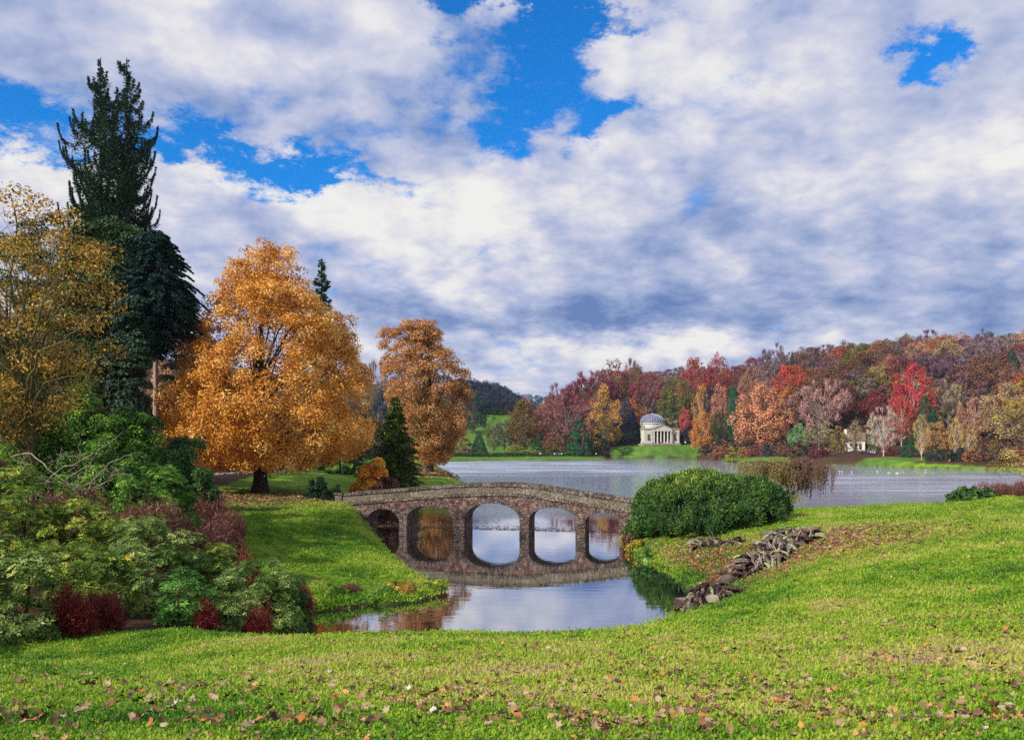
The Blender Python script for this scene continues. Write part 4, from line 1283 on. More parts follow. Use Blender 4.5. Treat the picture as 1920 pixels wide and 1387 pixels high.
def proto(kind, seed):
    rng = np.random.default_rng(seed)
    ca = Acc(); ta = Acc()
    if kind in ('dome', 'oval', 'thin'):
        if kind == 'oval':
            prof = [(.06, -.25, .25), (.2, -.44, .44), (.4, -.5, .5), (.6, -.42, .42), (.8, -.26, .26), (1, -.05, .05)]
        elif kind == 'thin':
            prof = [(.22, -.2, .2), (.4, -.42, .46), (.6, -.5, .48), (.8, -.42, .38), (1, -.12, .12)]
        else:
            prof = [(.12, -.3, .3), (.25, -.46, .44), (.45, -.5, .5), (.7, -.45, .47), (.88, -.3, .3), (1, -.08, .08)]
        cr = .085
        cen = sample_env(prof, 120 if kind != 'thin' else 80, cr, rng, 1.0, .45) + rng.normal(size=(120 if kind != 'thin' else 80, 3)) * .025
        tp = trunk_path(.8, rng, .02, z0=-.05)
        tube(ta, tp, .018 * np.linspace(1.2, .2, len(tp)), 6)
        limbs(ta, .02, tp, cen, rng, .45, .012 if kind != 'thin' else .016, 4)
        clumps_foliage(ca, cen, cr * (.7 + .6 * rng.random(len(cen))), 46 if kind != 'thin' else 26, .034, rng, np.array([0, 0, .45]), 1.0, 0, .7, .45, .15)
    elif kind == 'bare':
        prof = [(.22, -.3, .3), (.4, -.47, .45), (.6, -.5, .5), (.8, -.42, .42), (.93, -.24, .24), (1, -.08, .08)]
        cen = sample_env(prof, 70, .07, rng, 1.0, .5)
        tp = trunk_path(.7, rng, .02, z0=-.05)
        tube(ta, tp, .018 * np.linspace(1.2, .3, len(tp)), 6)
        limbs(ta, .02, tp, cen, rng, 1.0, .014, 4)
        n = 3600
        idx = rng.integers(0, len(cen), n)
        cd = unit(cen - np.array([0, 0, .35]))[idx]
        d = unit(rand_dir(rng, n) * .9 + cd * 1.1 + np.array([0, 0, .35]))
        P = cen[idx] + d * (.085 * rng.random(n) ** .7)[:, None] + rng.normal(size=(n, 3)) * .012
        leaves(ca, P, rand_dir(rng, n), .085 * (.5 + rng.random(n)), rng, .11, np.clip(.5 + rng.normal(size=n) * .2, 0, 1), 0, d)
    elif kind in ('cone', 'column'):
        n = 4200
        h = 1 - (1 - .03) * np.sqrt(rng.random(n))
        if kind == 'column': h = .02 + .96 * rng.random(n)
        th = rng.random(n) * 2 * math.pi
        lay = .5 + .5 * np.abs(np.sin(h * 34 + np.sin(th * 3) * .8))
        r = (.5 * (1 - h) ** .85 if kind == 'cone' else .5 * np.clip(np.sin(np.clip(h, 0, 1) ** .8 * math.pi), 0, 1) ** .55)
        rho = r * (.72 + .34 * lay * rng.random(n) ** .5)
        P = np.stack([rho * np.cos(th), rho * np.sin(th), h], 1)
        d = np.stack([np.cos(th), np.sin(th), np.full(n, -.25 if kind == 'cone' else .8)], 1)
        leaves(ca, P, unit(np.stack([np.cos(th), np.sin(th), np.full(n, .9)], 1) + rng.normal(size=(n, 3)) * .4), .045 * (.7 + .6 * rng.random(n)), rng, .5, np.clip(.3 + .35 * lay + rng.normal(size=n) * .15, 0, 1), 0, d)
        tube(ta, trunk_path(.95, rng, .005, z0=-.05), np.linspace(.018, .003, 9), 6)
    elif kind == 'bush':
        prof = [(-.05, -.42, .42), (.25, -.5, .5), (.5, -.47, .47), (.8, -.32, .32), (1, -.1, .1)]
        cen = sample_env(prof, 60, .12, rng, 1.0, .4)
        clumps_foliage(ca, cen, .12 * (.7 + .6 * rng.random(len(cen))), 60, .05, rng, np.array([0, 0, .2]), .85, 0, .65, .7, .4)
        for q in range(6):
            c = cen[rng.integers(len(cen))]; tube(ta, np.array([[0, 0, -.05], c * .5, c]), [.02, .014, .006], 4)
    tw = M['twig'] if kind == 'bare' else M['crown']
    return ta.mesh('trunk', [M['ptrunk']], True), ca.mesh('crown', [tw])


mp_ = new_mat('far_trunk')
oi = node('ShaderNodeObjectInfo'); tcn = node('ShaderNodeTexCoord')
nn = noise(S(tcn.outputs['Object']), 30, 3, .6)
out_bsdf(principled(mixc(1.0, S(oi.outputs['Color']), ramp(nn, [(.3, (.6, .6, .6)), (.7, (1.3, 1.3, 1.3))]), 'MULTIPLY'), .9, .1))
M['ptrunk'] = mp_
for kd, ns in (('dome', 3), ('oval', 2), ('thin', 2), ('bare', 4), ('cone', 2), ('column', 1), ('bush', 2)):
    PROTO[kd] = [proto(kd, 1000 + 17 * k + len(kd)) for k in range(ns)]

COL = {
 'purple': (.175, .095, .115), 'mauve': (.24, .16, .165), 'grey': (.24, .19, .16), 'crimson': (.25, .055, .055), 'red': (.36, .11, .05), 'russet': (.42, .15, .055),
 'rose': (.50, .24, .15), 'orange': (.60, .24, .06), 'gold': (.52, .32, .08), 'tan': (.42, .26, .12), 'brown': (.22, .12, .06), 'plum': (.20, .035, .06),
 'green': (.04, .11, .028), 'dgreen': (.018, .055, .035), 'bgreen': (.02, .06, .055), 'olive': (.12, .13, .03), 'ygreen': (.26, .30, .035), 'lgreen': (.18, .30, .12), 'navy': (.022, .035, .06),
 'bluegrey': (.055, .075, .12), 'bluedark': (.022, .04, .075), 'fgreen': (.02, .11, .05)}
rv = random.Random(4)


def far_tree(name, kind, label, px, D, py_top, wpx, colour, trunk=(.06, .045, .04), group=None, cat='tree', vary=.10, py_bot=None, rz=None):
    b = gpx(px, D)
    H = zof(py_top, D) - b[2]
    if H < 1.0: H = 1.0
    Wd = wpx / F * D * {'bush': 1.0, 'column': 1.0, 'cone': 1.1, 'oval': 1.25}.get(kind, 1.18)
    tm, cm = rv.choice(PROTO[kind])
    root = thing(name, label, cat, tuple(b), group)
    root.scale = (Wd, Wd, H)
    root.rotation_euler[2] = rv.uniform(0, 6.28)
    c = COL[colour] if isinstance(colour, str) else colour
    f = [1 + rv.uniform(-vary, vary) for _ in range(3)]
    g = 1 + rv.uniform(-vary, vary)
    t = obj('trunk', tm, root); t.color = (*trunk, 1)
    o = obj('crown', cm, root); o.color = (min(1, c[0] * f[0] * g), min(1, c[1] * f[1] * g), min(1, c[2] * f[2] * g), 1)
    return root


WHITE = (.55, .48, .42); GREY = (.20, .16, .14)
T = [
 # left of the temple
 ('tree', 'bare', 'bare grey-brown tree showing between the two golden trees', 705, 200, 682, 50, 'grey', GREY),
 ('shrub', 'bush', 'brown rounded bush on the far bank at the left end of the causeway', 872, 362, 822, 38, 'brown', GREY),
 ('fir_tree', 'cone', 'small dark pointed fir behind the left end of the causeway hedge', 898, 366, 806, 34, 'dgreen', GREY),
 ('tree', 'thin', 'slim bare greenish tree right of the small dark fir', 926, 368, 782, 34, 'olive', GREY),
 ('tree', 'dome', 'grey-green tree in front of the blue wood, edge of the pasture', 888, 480, 738, 50, 'bgreen', GREY),
 ('tree', 'bare', 'blue-grey misty tree right of the pasture', 945, 400, 790, 44, 'bluegrey', GREY),
 ('tree', 'dome', 'tall mixed olive and rust tree left of the broad purple beech', 980, 380, 752, 62, (.16, .12, .035), GREY),
 ('tree', 'dome', 'rust-coloured crown topping the olive tree left of the valley gap', 984, 392, 750, 46, 'russet', GREY),
 ('shrub', 'bush', 'bright yellow-green rounded bush behind the causeway hedge', 967, 356, 835, 50, 'ygreen', GREY),
 ('shrub', 'bush', 'small golden bush right of the bright yellow-green one', 1003, 356, 844, 24, 'gold', GREY),
 ('tree', 'bush', 'fresh green small tree between the yellow bush and the purple beech', 1010, 366, 820, 36, 'fgreen', GREY),
 ('tree', 'bare', 'broad purple-brown beech left of the golden pointed tree', 1060, 378, 742, 105, (.26, .10, .085), GREY),
 ('tree', 'dome', 'low brown tree under the broad purple beech', 1040, 362, 820, 44, 'brown', GREY),
 ('golden_larch', 'oval', 'pointed golden tree left of the temple', 1132, 398, 724, 62, 'gold', GREY),
 ('laurel', 'bush', 'big dark emerald laurel at the right end of the causeway', 1088, 356, 796, 60, 'fgreen', GREY),
 ('laurel', 'bush', 'dark blue-green shrub beside the emerald laurel', 1122, 362, 815, 54, 'dgreen', GREY),
 ('fir_tree', 'cone', 'dark blue spreading conifer just left of the temple dome', 1174, 416, 742, 62, 'bluedark', GREY),
 ('shrub', 'bush', 'blue-green bank of shrubs touching the left wing of the temple', 1176, 410, 792, 60, 'bgreen', GREY),
 ('shrub', 'bush', 'dark shrub below the golden pointed tree', 1148, 401, 815, 40, 'bgreen', GREY),
 ('shrub', 'bush', 'small dull red shrub at the causeway tip', 1132, 366, 836, 30, 'plum', GREY),
 ('tree', 'bare', 'dark purple tree on the skyline knoll, left of the flat-topped one', 1105, 440, 695, 90, 'plum', GREY),
 ('tree', 'bare', 'sloping purple tree at the left foot of the wooded hill', 1048, 440, 722, 60, (.20, .06, .07), GREY),
 ('tree', 'thin', 'flat-topped reddish tree on the skyline above the golden pointed tree', 1150, 455, 678, 60, (.22, .05, .045), (.03, .03, .03)),
 ('tree', 'bare', 'bare round-headed tree on the skyline with its limbs against the cloud', 1186, 455, 676, 38, 'brown', (.03, .03, .03)),
 ('tree', 'bare', 'magenta-red thicket tree above the temple dome', 1215, 440, 705, 66, (.24, .05, .07), GREY),
 ('tree', 'dome', 'green-gold tree standing behind and right of the temple dome', 1268, 430, 712, 62, (.15, .16, .035), GREY),
 ('tree', 'dome', 'olive-green lower tree right of the temple pediment', 1258, 418, 760, 48, (.10, .14, .04), GREY),
 ('tree', 'dome', 'small pink and red tree at the right of the temple roof', 1284, 412, 768, 26, (.55, .12, .10), GREY),
 ('tree', 'bare', 'pinkish bare shrub between dome and pediment', 1258, 412, 782, 30, (.36, .24, .2), GREY),
 ('shrub', 'bush', 'dark yew behind the right wing of the temple', 1290, 405, 800, 34, 'navy', GREY),
 ('golden_larch', 'oval', 'copper cone-shaped tree just right of the temple', 1318, 385, 771, 42, (.56, .25, .07), GREY),
 ('shrub', 'bush', 'pink-red low azalea at the foot of the copper cone-shaped tree', 1328, 380, 832, 32, 'crimson', GREY),
 ('tree', 'thin', 'slim golden birch behind the copper cone-shaped tree', 1315, 400, 725, 34, 'gold', WHITE),
 ('tree', 'dome', 'navy-blue dark tree behind the copper cone-shaped tree', 1334, 398, 730, 34, 'navy', GREY),
 ('tree', 'dome', 'dusky pink tree left of the tall green cypress', 1350, 395, 726, 36, 'rose', GREY),
 ('tree', 'dome', 'dark green and gold tree below the dusky pink one', 1348, 378, 775, 34, (.07, .10, .03), GREY),
 ('cypress', 'column', 'tall narrow dark green cypress on the far bank', 1374, 375, 722, 26, 'fgreen', GREY),
 ('shrub', 'bush', 'low blue-green shrubs at the water edge right of the temple mound', 1335, 352, 842, 60, 'bgreen', GREY),
 ('tree', 'oval', 'large salmon-orange tree with forked dark trunks, centre of the far bank', 1428, 340, 722, 96, (.62, .29, .15), (.08, .05, .04)),
 ('tree', 'dome', 'bright red round-headed tree above the large salmon one', 1480, 375, 688, 74, (.46, .09, .055), GREY),
 ('tree', 'dome', 'orange tree under the bright red round-headed one', 1478, 362, 728, 50, (.50, .20, .06), GREY),
 ('tree', 'dome', 'crimson tree on the slope left of the cypress top', 1345, 440, 672, 56, (.32, .06, .05), GREY),
 ('tree', 'dome', 'scarlet-tipped tree on the slope above the green-gold one', 1300, 450, 675, 52, (.36, .07, .05), GREY),
 ('tree', 'bare', 'rose-brown tree on the slope left of the bright red one', 1412, 400, 690, 50, (.34, .17, .12), GREY),
 ('tree', 'bare', 'tall pink-grey bare tree in the middle of the far wood', 1545, 330, 712, 84, (.40, .22, .20), (.34, .26, .2)),
 ('tree', 'bare', 'broad mauve-grey bare tree right of the tall pink-grey one', 1608, 345, 705, 84, 'mauve', GREY),
 ('holly', 'oval', 'pale mint-green glossy holly on the far bank', 1498, 318, 795, 38, (.22, .42, .16), GREY),
 ('tree', 'bare', 'pale-limbed shrubby tree right of the glossy holly', 1535, 308, 795, 52, (.30, .27, .13), (.4, .36, .26)),
 ('shrub', 'bush', 'olive-brown waterside shrub left of the cottage', 1572, 292, 800, 34, (.28, .21, .06), GREY),
 ('shrub', 'bush', 'purple-brown low shrub at the water left of the cottage lawn', 1545, 292, 842, 40, (.17, .08, .07), GREY),
 ('willow', 'bush', 'round clipped yellow-green willow at the water edge, left one of the two', 1371, 300, 838, 22, 'ygreen', (.1, .08, .06)),
 ('willow', 'bush', 'round clipped yellow-green willow at the water edge, right one of the two', 1389, 300, 840, 21, (.24, .26, .05), (.1, .08, .06)),
 ('tree', 'bare', 'tall bare beech with pale silver limbs beside the cottage', 1657, 268, 763, 50, (.42, .32, .26), WHITE),
 ('tree', 'thin', 'thin dark-stemmed tree in front of the cottage', 1604, 276, 790, 26, (.34, .26, .14), (.07, .05, .04)),
 ('tree', 'dome', 'tallest scarlet tree of the far wood, above the cottage lawn', 1712, 300, 686, 66, (.46, .05, .055), WHITE),
 ('tree', 'dome', 'lower scarlet bough-crowned tree leaning left of the tallest scarlet one', 1690, 292, 745, 44, (.48, .09, .06), WHITE),
 ('maple', 'bush', 'little crimson-pink maple on the cottage lawn', 1663, 280, 815, 22, (.68, .06, .10), GREY),
 ('tree', 'bush', 'yellow-green small tree between cottage and silver-limbed beech', 1636, 290, 797, 18, 'lgreen', GREY),
 ('tree', 'oval', 'dark green ivy tree right of the tallest scarlet one', 1735, 280, 746, 40, 'fgreen', GREY),
 ('shrub', 'bush', 'dark green bank of ivy at the foot of the scarlet tree', 1705, 262, 815, 34, 'fgreen', GREY),
 ('birch', 'thin', 'leaning pale-stemmed birch in front of the rounded copper trees', 1728, 250, 778, 30, (.50, .32, .12), WHITE),
 ('tree', 'oval', 'rounded copper-brown tree at the water right of the cottage lawn', 1757, 255, 792, 56, (.45, .24, .09), (.3, .25, .2)),
 ('birch', 'thin', 'golden birch with a white stem, left one of the slender pair', 1791, 250, 786, 26, (.55, .38, .13), WHITE),
 ('birch', 'thin', 'golden birch with a white stem, right one of the slender pair', 1816, 250, 798, 30, (.52, .38, .12), WHITE),
 ('tree', 'dome', 'pinkish-brown tiered tree above the slender birch pair', 1828, 285, 748, 56, (.48, .26, .16), WHITE),
 ('tree', 'bare', 'tawny bare tree behind the rounded copper one', 1778, 300, 715, 50, (.34, .26, .14), GREY),
 ('tree', 'dome', 'big pale pinkish-gold dome near the right edge above the yellow-leaved tree', 1890, 270, 722, 90, (.42, .30, .15), (.3, .25, .2)),
 ('fir_tree', 'cone', 'tall emerald spire fir on the slope near the right edge', 1870, 330, 668, 44, 'fgreen', GREY),
 ('tree', 'dome', 'light pink-brown tree on the slope right of the emerald fir', 1905, 330, 678, 52, (.46, .28, .19), GREY),
 ('tree', 'dome', 'orange-red tree above the cottage wood near the tallest scarlet one', 1668, 370, 668, 44, (.40, .12, .06), GREY),
 ('tree', 'dome', 'gold-green arching tree left of the tallest scarlet one', 1645, 350, 690, 58, (.38, .30, .10), GREY),
 ('tree', 'dome', 'magenta tree on the slope above the mauve-grey bare one', 1640, 385, 680, 34, (.28, .04, .08), GREY),
 ('tree', 'dome', 'navy-dark conifer clump on the slope right of the tallest scarlet tree', 1752, 350, 680, 40, 'navy', GREY),
 ('tree', 'dome', 'vivid red crown high on the slope, left of the two near the skyline', 1735, 400, 650, 32, (.42, .08, .06), GREY),
 ('tree', 'dome', 'vivid red crown high on the slope, right of the two near the skyline', 1778, 400, 652, 32, (.38, .09, .06), GREY),
 ('tree', 'thin', 'orange-red tree with a pale stem on the slope above the tiered one', 1806, 335, 694, 30, (.52, .13, .05), WHITE),
 ('tree', 'dome', 'crimson thicket tree left of the emerald spire fir', 1846, 360, 665, 32, (.38, .03, .06), GREY),
 ('tree', 'dome', 'dark green-and-gold tree on the skyline above the vivid red crowns', 1697, 430, 630, 36, (.16, .13, .03), GREY),
 ('tree', 'bare', 'broad purple dome on the skyline right of the green-and-gold one', 1742, 430, 621, 50, (.16, .09, .13), GREY),
 ('pine', 'dome', 'dark flat pine on the skyline between purple crowns', 1662, 435, 638, 34, (.03, .05, .035), GREY),
 ('tree', 'bare', 'dark dome near the skyline towards the right edge', 1847, 420, 618, 34, (.10, .10, .10), GREY),
 ('tree', 'dome', 'dark green and gold tree on the slope left of the magenta one', 1612, 400, 655, 26, (.12, .13, .03), GREY),
 ('tree', 'bare', 'purple-blue round tree breaking the skyline above the bright red one', 1452, 450, 648, 56, (.20, .13, .18), GREY),
 ('fir_tree', 'cone', 'small dark fir on the skyline right of the purple-blue round tree', 1485, 440, 655, 18, 'dgreen', GREY),
 ('fir_tree', 'cone', 'dark fir poking above the skyline bare trees further right', 1530, 450, 648, 22, 'navy', GREY),
]
for r in T:
    nm, kd, lb, px, D, top, w_, colr, tr = r
    far_tree(nm, kd, lb, px, D, top, w_, colr, tr, vary=.03)

# scrub along the far water's edge
for k, px in enumerate(list(np.linspace(1350, 1530, 9)) + list(np.linspace(1752, 1985, 11))):
    D0 = float(np.interp(px, [1330, 1400, 1500, 1560, 1640, 1720, 1850, 1920, 2000], [333, 290, 282, 268, 256, 242, 224, 214, 206])) + rv.uniform(3, 8)
    g_ = gpx(px, D0)
    hh_ = rv.uniform(2.2, 5)
    far_tree('waterside_scrub', 'bush', 'low waterside scrub bush on the far shore of the lake', px, D0, HOR - (g_[2] + hh_ - EYE) / D0 * F, rv.uniform(4.5, 8) / D0 * F, rv.choice(['bgreen', 'brown', 'dgreen', 'olive', 'plum', 'russet', 'brown']), GREY, group='scrub bushes along the far shore', cat='shrub', vary=.2)
# the unmarked rest of the wood
FILL = [('bare', 'purple', 'bare purple-brown tree among many alike in the wood across the lake', .30), ('bare', 'mauve', 'bare mauve-grey tree among many alike in the wood across the lake', .20),
        ('dome', 'russet', 'russet-leaved tree among many alike in the wood across the lake', .14), ('dome', 'crimson', 'dull crimson tree among many alike in the wood across the lake', .10),
        ('dome', 'brown', 'brown-leaved tree among many alike in the wood across the lake', .10), ('dome', 'tan', 'tawny tree among many alike in the wood across the lake', .08), ('dome', 'olive', 'olive-green tree among many alike in the wood across the lake', .05), ('cone', 'dgreen', 'dark conifer among many alike in the wood across the lake', .03)]
wts = [f[3] for f in FILL]
dmin = lambda px: np.interp(px, [1010, 1080, 1150, 1200, 1290, 1330, 1400, 1500, 1570, 1680, 1760, 1990], [430, 430, 425, 440, 435, 400, 372, 350, 335, 318, 308, 275])
skyl = lambda px: np.interp(px, [1010, 1040, 1080, 1130, 1180, 1230, 1300, 1350, 1400, 1450, 1520, 1580, 1640, 1700, 1760, 1850, 1920, 2000], [772, 740, 705, 690, 688, 692, 676, 668, 668, 652, 648, 640, 640, 630, 630, 620, 612, 610])
cnt = 0
D = 280.0
while D < 560:
    px = 1010 + rv.uniform(0, 30)
    while px < 1990:
        if D > dmin(px) + rv.uniform(-4, 4) and D < np.interp(px, [1010, 1200, 1500, 1700, 1990], [560, 560, 520, 470, 440]):
            x = (px - 960) / F * D
            d2 = D + rv.uniform(-5, 5)
            g = gz(x, d2)
            kd, cl, lb, _ = rv.choices(FILL, wts)[0]
            h = rv.uniform(13, 19)
            ptop = HOR - (g + h - EYE) / d2 * F
            lim = skyl(px) + rv.uniform(0, 9)
            if ptop < lim: ptop = lim
            w_ = rv.uniform(14, 22) / d2 * F * (.55 if kd == 'cone' else 1)
            if (HOR - (g - EYE) / d2 * F) - ptop > 16:
                trk = rv.choice([GREY, GREY, (.12, .09, .08), (.3, .25, .22)])
                far_tree('woodland_tree', kd, lb, px, d2, ptop, w_, cl, trk, group=lb.replace(' among many alike', 's').replace('trees', 'trees'), vary=.16)
                cnt += 1
        px += rv.uniform(10.5, 15) / D * F
    D += rv.uniform(14, 17) * (1 + (D - 280) / 900)
print('fill', cnt)
# wood on the hill left of the gap, distance haze painted in as blue crowns
cnt = 0
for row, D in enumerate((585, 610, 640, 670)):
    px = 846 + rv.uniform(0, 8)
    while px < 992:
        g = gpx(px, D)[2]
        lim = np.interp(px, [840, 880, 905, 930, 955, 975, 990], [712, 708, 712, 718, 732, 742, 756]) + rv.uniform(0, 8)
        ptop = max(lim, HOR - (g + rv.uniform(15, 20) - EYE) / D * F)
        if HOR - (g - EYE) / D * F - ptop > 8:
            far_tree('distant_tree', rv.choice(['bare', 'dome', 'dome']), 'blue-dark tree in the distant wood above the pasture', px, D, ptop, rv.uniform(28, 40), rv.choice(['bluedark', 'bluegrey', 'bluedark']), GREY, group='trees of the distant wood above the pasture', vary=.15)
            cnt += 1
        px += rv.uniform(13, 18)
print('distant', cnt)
# dark trees closing the view behind the golden tree
for px, D, top, w_, cl, lb in [(405, 125, 770, 90, 'dgreen', 'dark shrubbery seen under the left side of the golden tree'), (450, 135, 790, 70, 'navy', 'dark tree in the shade behind the golden tree trunk, left side'),
                               (520, 120, 830, 80, 'dgreen', 'low dark laurels behind the golden tree trunk'), (580, 118, 835, 80, 'navy', 'dark laurel bank right of the golden tree trunk'),
                               (640, 112, 820, 80, 'dgreen', 'dark green shrub below the right side of the golden tree'), (685, 106, 845, 60, 'green', 'mid green shrub between golden tree and golden cypress'),
                               (560, 150, 740, 120, 'dgreen', 'shadowy evergreen far behind the golden tree'), (660, 150, 760, 100, 'dgreen', 'dark evergreen between the two golden trees'),
                               (720, 160, 735, 60, 'bluegrey', 'blue-grey tree behind the golden cypress'), (310, 120, 690, 100, 'tan', 'buff-brown tree behind the pale trunk'), (360, 130, 700, 90, 'brown', 'dark brown tree left of the golden tree, behind')]:
    far_tree('background_tree', 'bush' if top > 810 else 'dome', lb, px, D, top, w_, cl, GREY)
for px, D, top, w_, cl, lb in [(770, 128, 868, 42, 'dgreen', 'dark shrub at the foot of the russet tree, left side'), (838, 150, 884, 26, (.24, .09, .05), 'leaf-brown low shrub at the water edge under the russet tree'), (855, 140, 893, 16, (.10, .05, .03), 'small dark tuft at the tip of the leafy bank under the russet tree')]:
    far_tree('shrub', 'bush', lb, px, D, top, w_, cl, GREY, cat='shrub')

# far hill trees as one mass, and woodland floor scrub
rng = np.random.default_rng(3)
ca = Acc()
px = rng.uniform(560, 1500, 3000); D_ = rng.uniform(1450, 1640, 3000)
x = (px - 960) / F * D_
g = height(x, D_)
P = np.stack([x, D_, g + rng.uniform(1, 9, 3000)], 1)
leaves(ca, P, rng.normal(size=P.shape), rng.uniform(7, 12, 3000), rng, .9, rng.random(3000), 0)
obj('distant_woodland', ca.mesh('distant_woodland', [leaf_mat('distant_woodland', [(0, (.05, .10, .16)), (1, (.14, .22, .30))], 0)]), kind='stuff', label='hazy blue wood on the farthest hill')  # blue of the far haze is mixed into these leaf colours
ca = Acc()
n = 34000
px = rng.uniform(1020, 2000, n); D_ = rng.uniform(212, 470, n)
ok = D_ > np.interp(px, [1020, 1150, 1200, 1290, 1330, 1400, 1500, 1570, 1590, 1730, 1760, 1920, 2000], [390, 398, 418, 418, 334, 292, 284, 276, 310, 290, 238, 216, 205])
px, D_ = px[ok], D_[ok]; n = len(px)
x = (px - 960) / F * D_
P = np.stack([x, D_, height(x, D_) + rng.uniform(.1, 2.6, n)], 1)
leaves(ca, P, rand_dir(rng, n), rng.uniform(.6, 1.6, n), rng, .6, rng.random(n))
obj('undergrowth', ca.mesh('undergrowth', [leaf_mat('undergrowth', [(0, (.015, .03, .018)), (.4, (.05, .05, .025)), (.7, (.16, .07, .05)), (1, (.28, .12, .07))], .1)]), kind='stuff', label='brown and green scrub under the trees across the lake')

# hedge on the causeway
hd = thing('hedge', 'long low clipped dark green hedge along the causeway across the lake', 'hedge', tuple(gpx(970, 352)))
ca = Acc(); n = 12000
x0 = (832 - 970) / F * 352; x1 = (1108 - 970) / F * 352
xx = rng.uniform(x0, x1, n)
P = np.stack([xx, rng.uniform(-.8, .8, n), rng.uniform(-.2, 1.75, n)], 1)
leaves(ca, P, rand_dir(rng, n), .42, rng, .7, rng.random(n))
obj('foliage', ca.mesh('foliage', [M['ever']]), hd)

# ------------------------------------------------------------------ temple
def smat(name, c1, c2, rough=.85, sc=2.0):
    m = new_mat(name)
    tcn = node('ShaderNodeTexCoord')
    n = noise(S(tcn.outputs['Object']), sc, 5, .65)
    out_bsdf(principled(ramp(n, [(.3, c1), (.7, c2)]), rough, .2, n, .3, .05))
    return m


M['stone'] = smat('pale_limestone', (.46, .43, .37), (.76, .73, .66))
M['stone2'] = smat('weathered_limestone', (.22, .19, .16), (.42, .38, .32))
M['lead'] = smat('lead_sheet', (.08, .09, .15), (.16, .18, .27), .5)
M['leadrib'] = smat('lead_roll', (.30, .32, .40), (.44, .46, .54), .5)
M['darkin'] = smat('dark_interior', (.03, .022, .03), (.07, .05, .06))
M['statue'] = smat('dark_statue', (.05, .045, .04), (.12, .11, .10))
tb = gpx(1241, 398)
tb[2] = max(tb[2], 6.0)
tb[2] = 6.55
pan = thing('temple', 'domed classical temple with columned portico on the green mound across the lake', 'building', tuple(tb), rotz=math.radians(12.0))
# local frame: x along the front, -y towards the lake


def part(name, fn, mats, parent=pan, smooth_=False, **kw):
    a = Acc(); fn(a); return obj(name, a.mesh(name, mats, smooth_), parent, **kw)


part('podium', lambda a: box(a, -9.7, 9.7, -.9, 9, -1.6, .35), [M['stone2']])
for sx in (-1, 1):
    w_ = part('wing', lambda a: box(a, *(sorted((sx * 4.75, sx * 9.2))), 0, 5, .35, 7.3), [M['stone']])
    part('cornice', lambda a: box(a, *(sorted((sx * 4.8, sx * 9.6))), -.35, 5.3, 7.302, 7.85), [M['stone2']], w_)
    part('niche', lambda a: box(a, *(sorted((sx * 6.3, sx * 7.5))), -.03, .4, 1.8, 4.4), [M['darkin']], w_)
    part('niche_pediment', lambda a: a.add([(sx * 6.9 - 1.1, -.25, 4.6), (sx * 6.9 + 1.1, -.25, 4.6), (sx * 6.9, -.25, 5.3), (sx * 6.9 - 1.1, .1, 4.6), (sx * 6.9 + 1.1, .1, 4.6), (sx * 6.9, .1, 5.3)], [[0, 1, 4, 3], [1, 2, 5, 4], [2, 0, 3, 5]]) or a.add([(sx * 6.9 - 1.1, -.25, 4.6), (sx * 6.9 + 1.1, -.25, 4.6), (sx * 6.9, -.25, 5.3)], [[0, 1, 2]]), [M['stone2']], w_)
    part('statue', lambda a: tube(a, [(sx * 6.9, -.2, 1.9), (sx * 6.9, -.2, 2.9), (sx * 6.9 + .05, -.2, 3.4), (sx * 6.9, -.2, 3.75), (sx * 6.9, -.2, 4.1)], [.3, .34, .30, .12, .14], 8), [M['statue']], w_)
    part('plinth_course', lambda a: box(a, *(sorted((sx * 4.8, sx * 9.3))), -.12, .0, .36, 1.5), [M['stone']], w_)
    part('corner_pilaster', lambda a: box(a, sx * 8.85 - .35, sx * 8.85 + .35, -.1, .3, 1.5, 7.29), [M['stone']], w_)
part('portico_back_wall', lambda a: box(a, -4.74, 4.74, 2.4, 4, .35, 7.2), [M['darkin']])
part('portico_ceiling', lambda a: box(a, -4.74, 4.74, -.7, 4.0, 6.9, 7.25), [M['stone2']])
for k in range(6):
    x_ = -4.45 + k * 1.78
    cobj = part('column', lambda a: tube(a, [(x_, -1.0, .62), (x_, -1.0, 3), (x_, -1.0, 6.15)], [.36, .35, .29], 14), [M['stone']], smooth_=True)
    part('capital', lambda a: (box(a, x_ - .40, x_ + .40, -1.40, -.60, 6.15, 6.45)), [M['stone']], cobj)
    part('column_base', lambda a: (box(a, x_ - .44, x_ + .44, -1.44, -.56, .35, .62)), [M['stone']], cobj)
part('entablature', lambda a: box(a, -4.95, 4.95, -1.45, -.5, 6.46, 7.35), [M['stone']])


def ped(a):
    h = 2.1
    for (y0, y1, ex, z0, z1, m_) in ((-1.45, 4, 0, 7.36, h, 0),):
        a.add([(-4.9, y0, z0), (4.9, y0, z0), (0, y0, z0 + h), (-4.9, y1, z0), (4.9, y1, z0), (0, y1, z0 + h)], [[0, 1, 2], [3, 5, 4]])
        a.add([(-4.9, y0, z0), (4.9, y0, z0), (0, y0, z0 + h), (-4.9, y1, z0), (4.9, y1, z0), (0, y1, z0 + h)], [[1, 4, 5, 2], [0, 2, 5, 3]])


part('pediment', ped, [M['stone']])
for s_ in (-1, 1):
    part('raking_cornice', lambda a: hexa(a, [(s_ * 5.3, -1.8, 7.36), (0, -1.8, 9.55), (0, 4, 9.55), (s_ * 5.3, 4, 7.36), (s_ * 5.3, -1.8, 7.68), (0, -1.8, 9.9), (0, 4, 9.9), (s_ * 5.3, 4, 7.68)]), [M['stone2']])
part('steps', lambda a: [box(a, -5.2, 5.2, -2.2 - .35 * q, -.9, -.2 * q - .1, .33 - .22 * q) for q in range(3)], [M['stone2']])


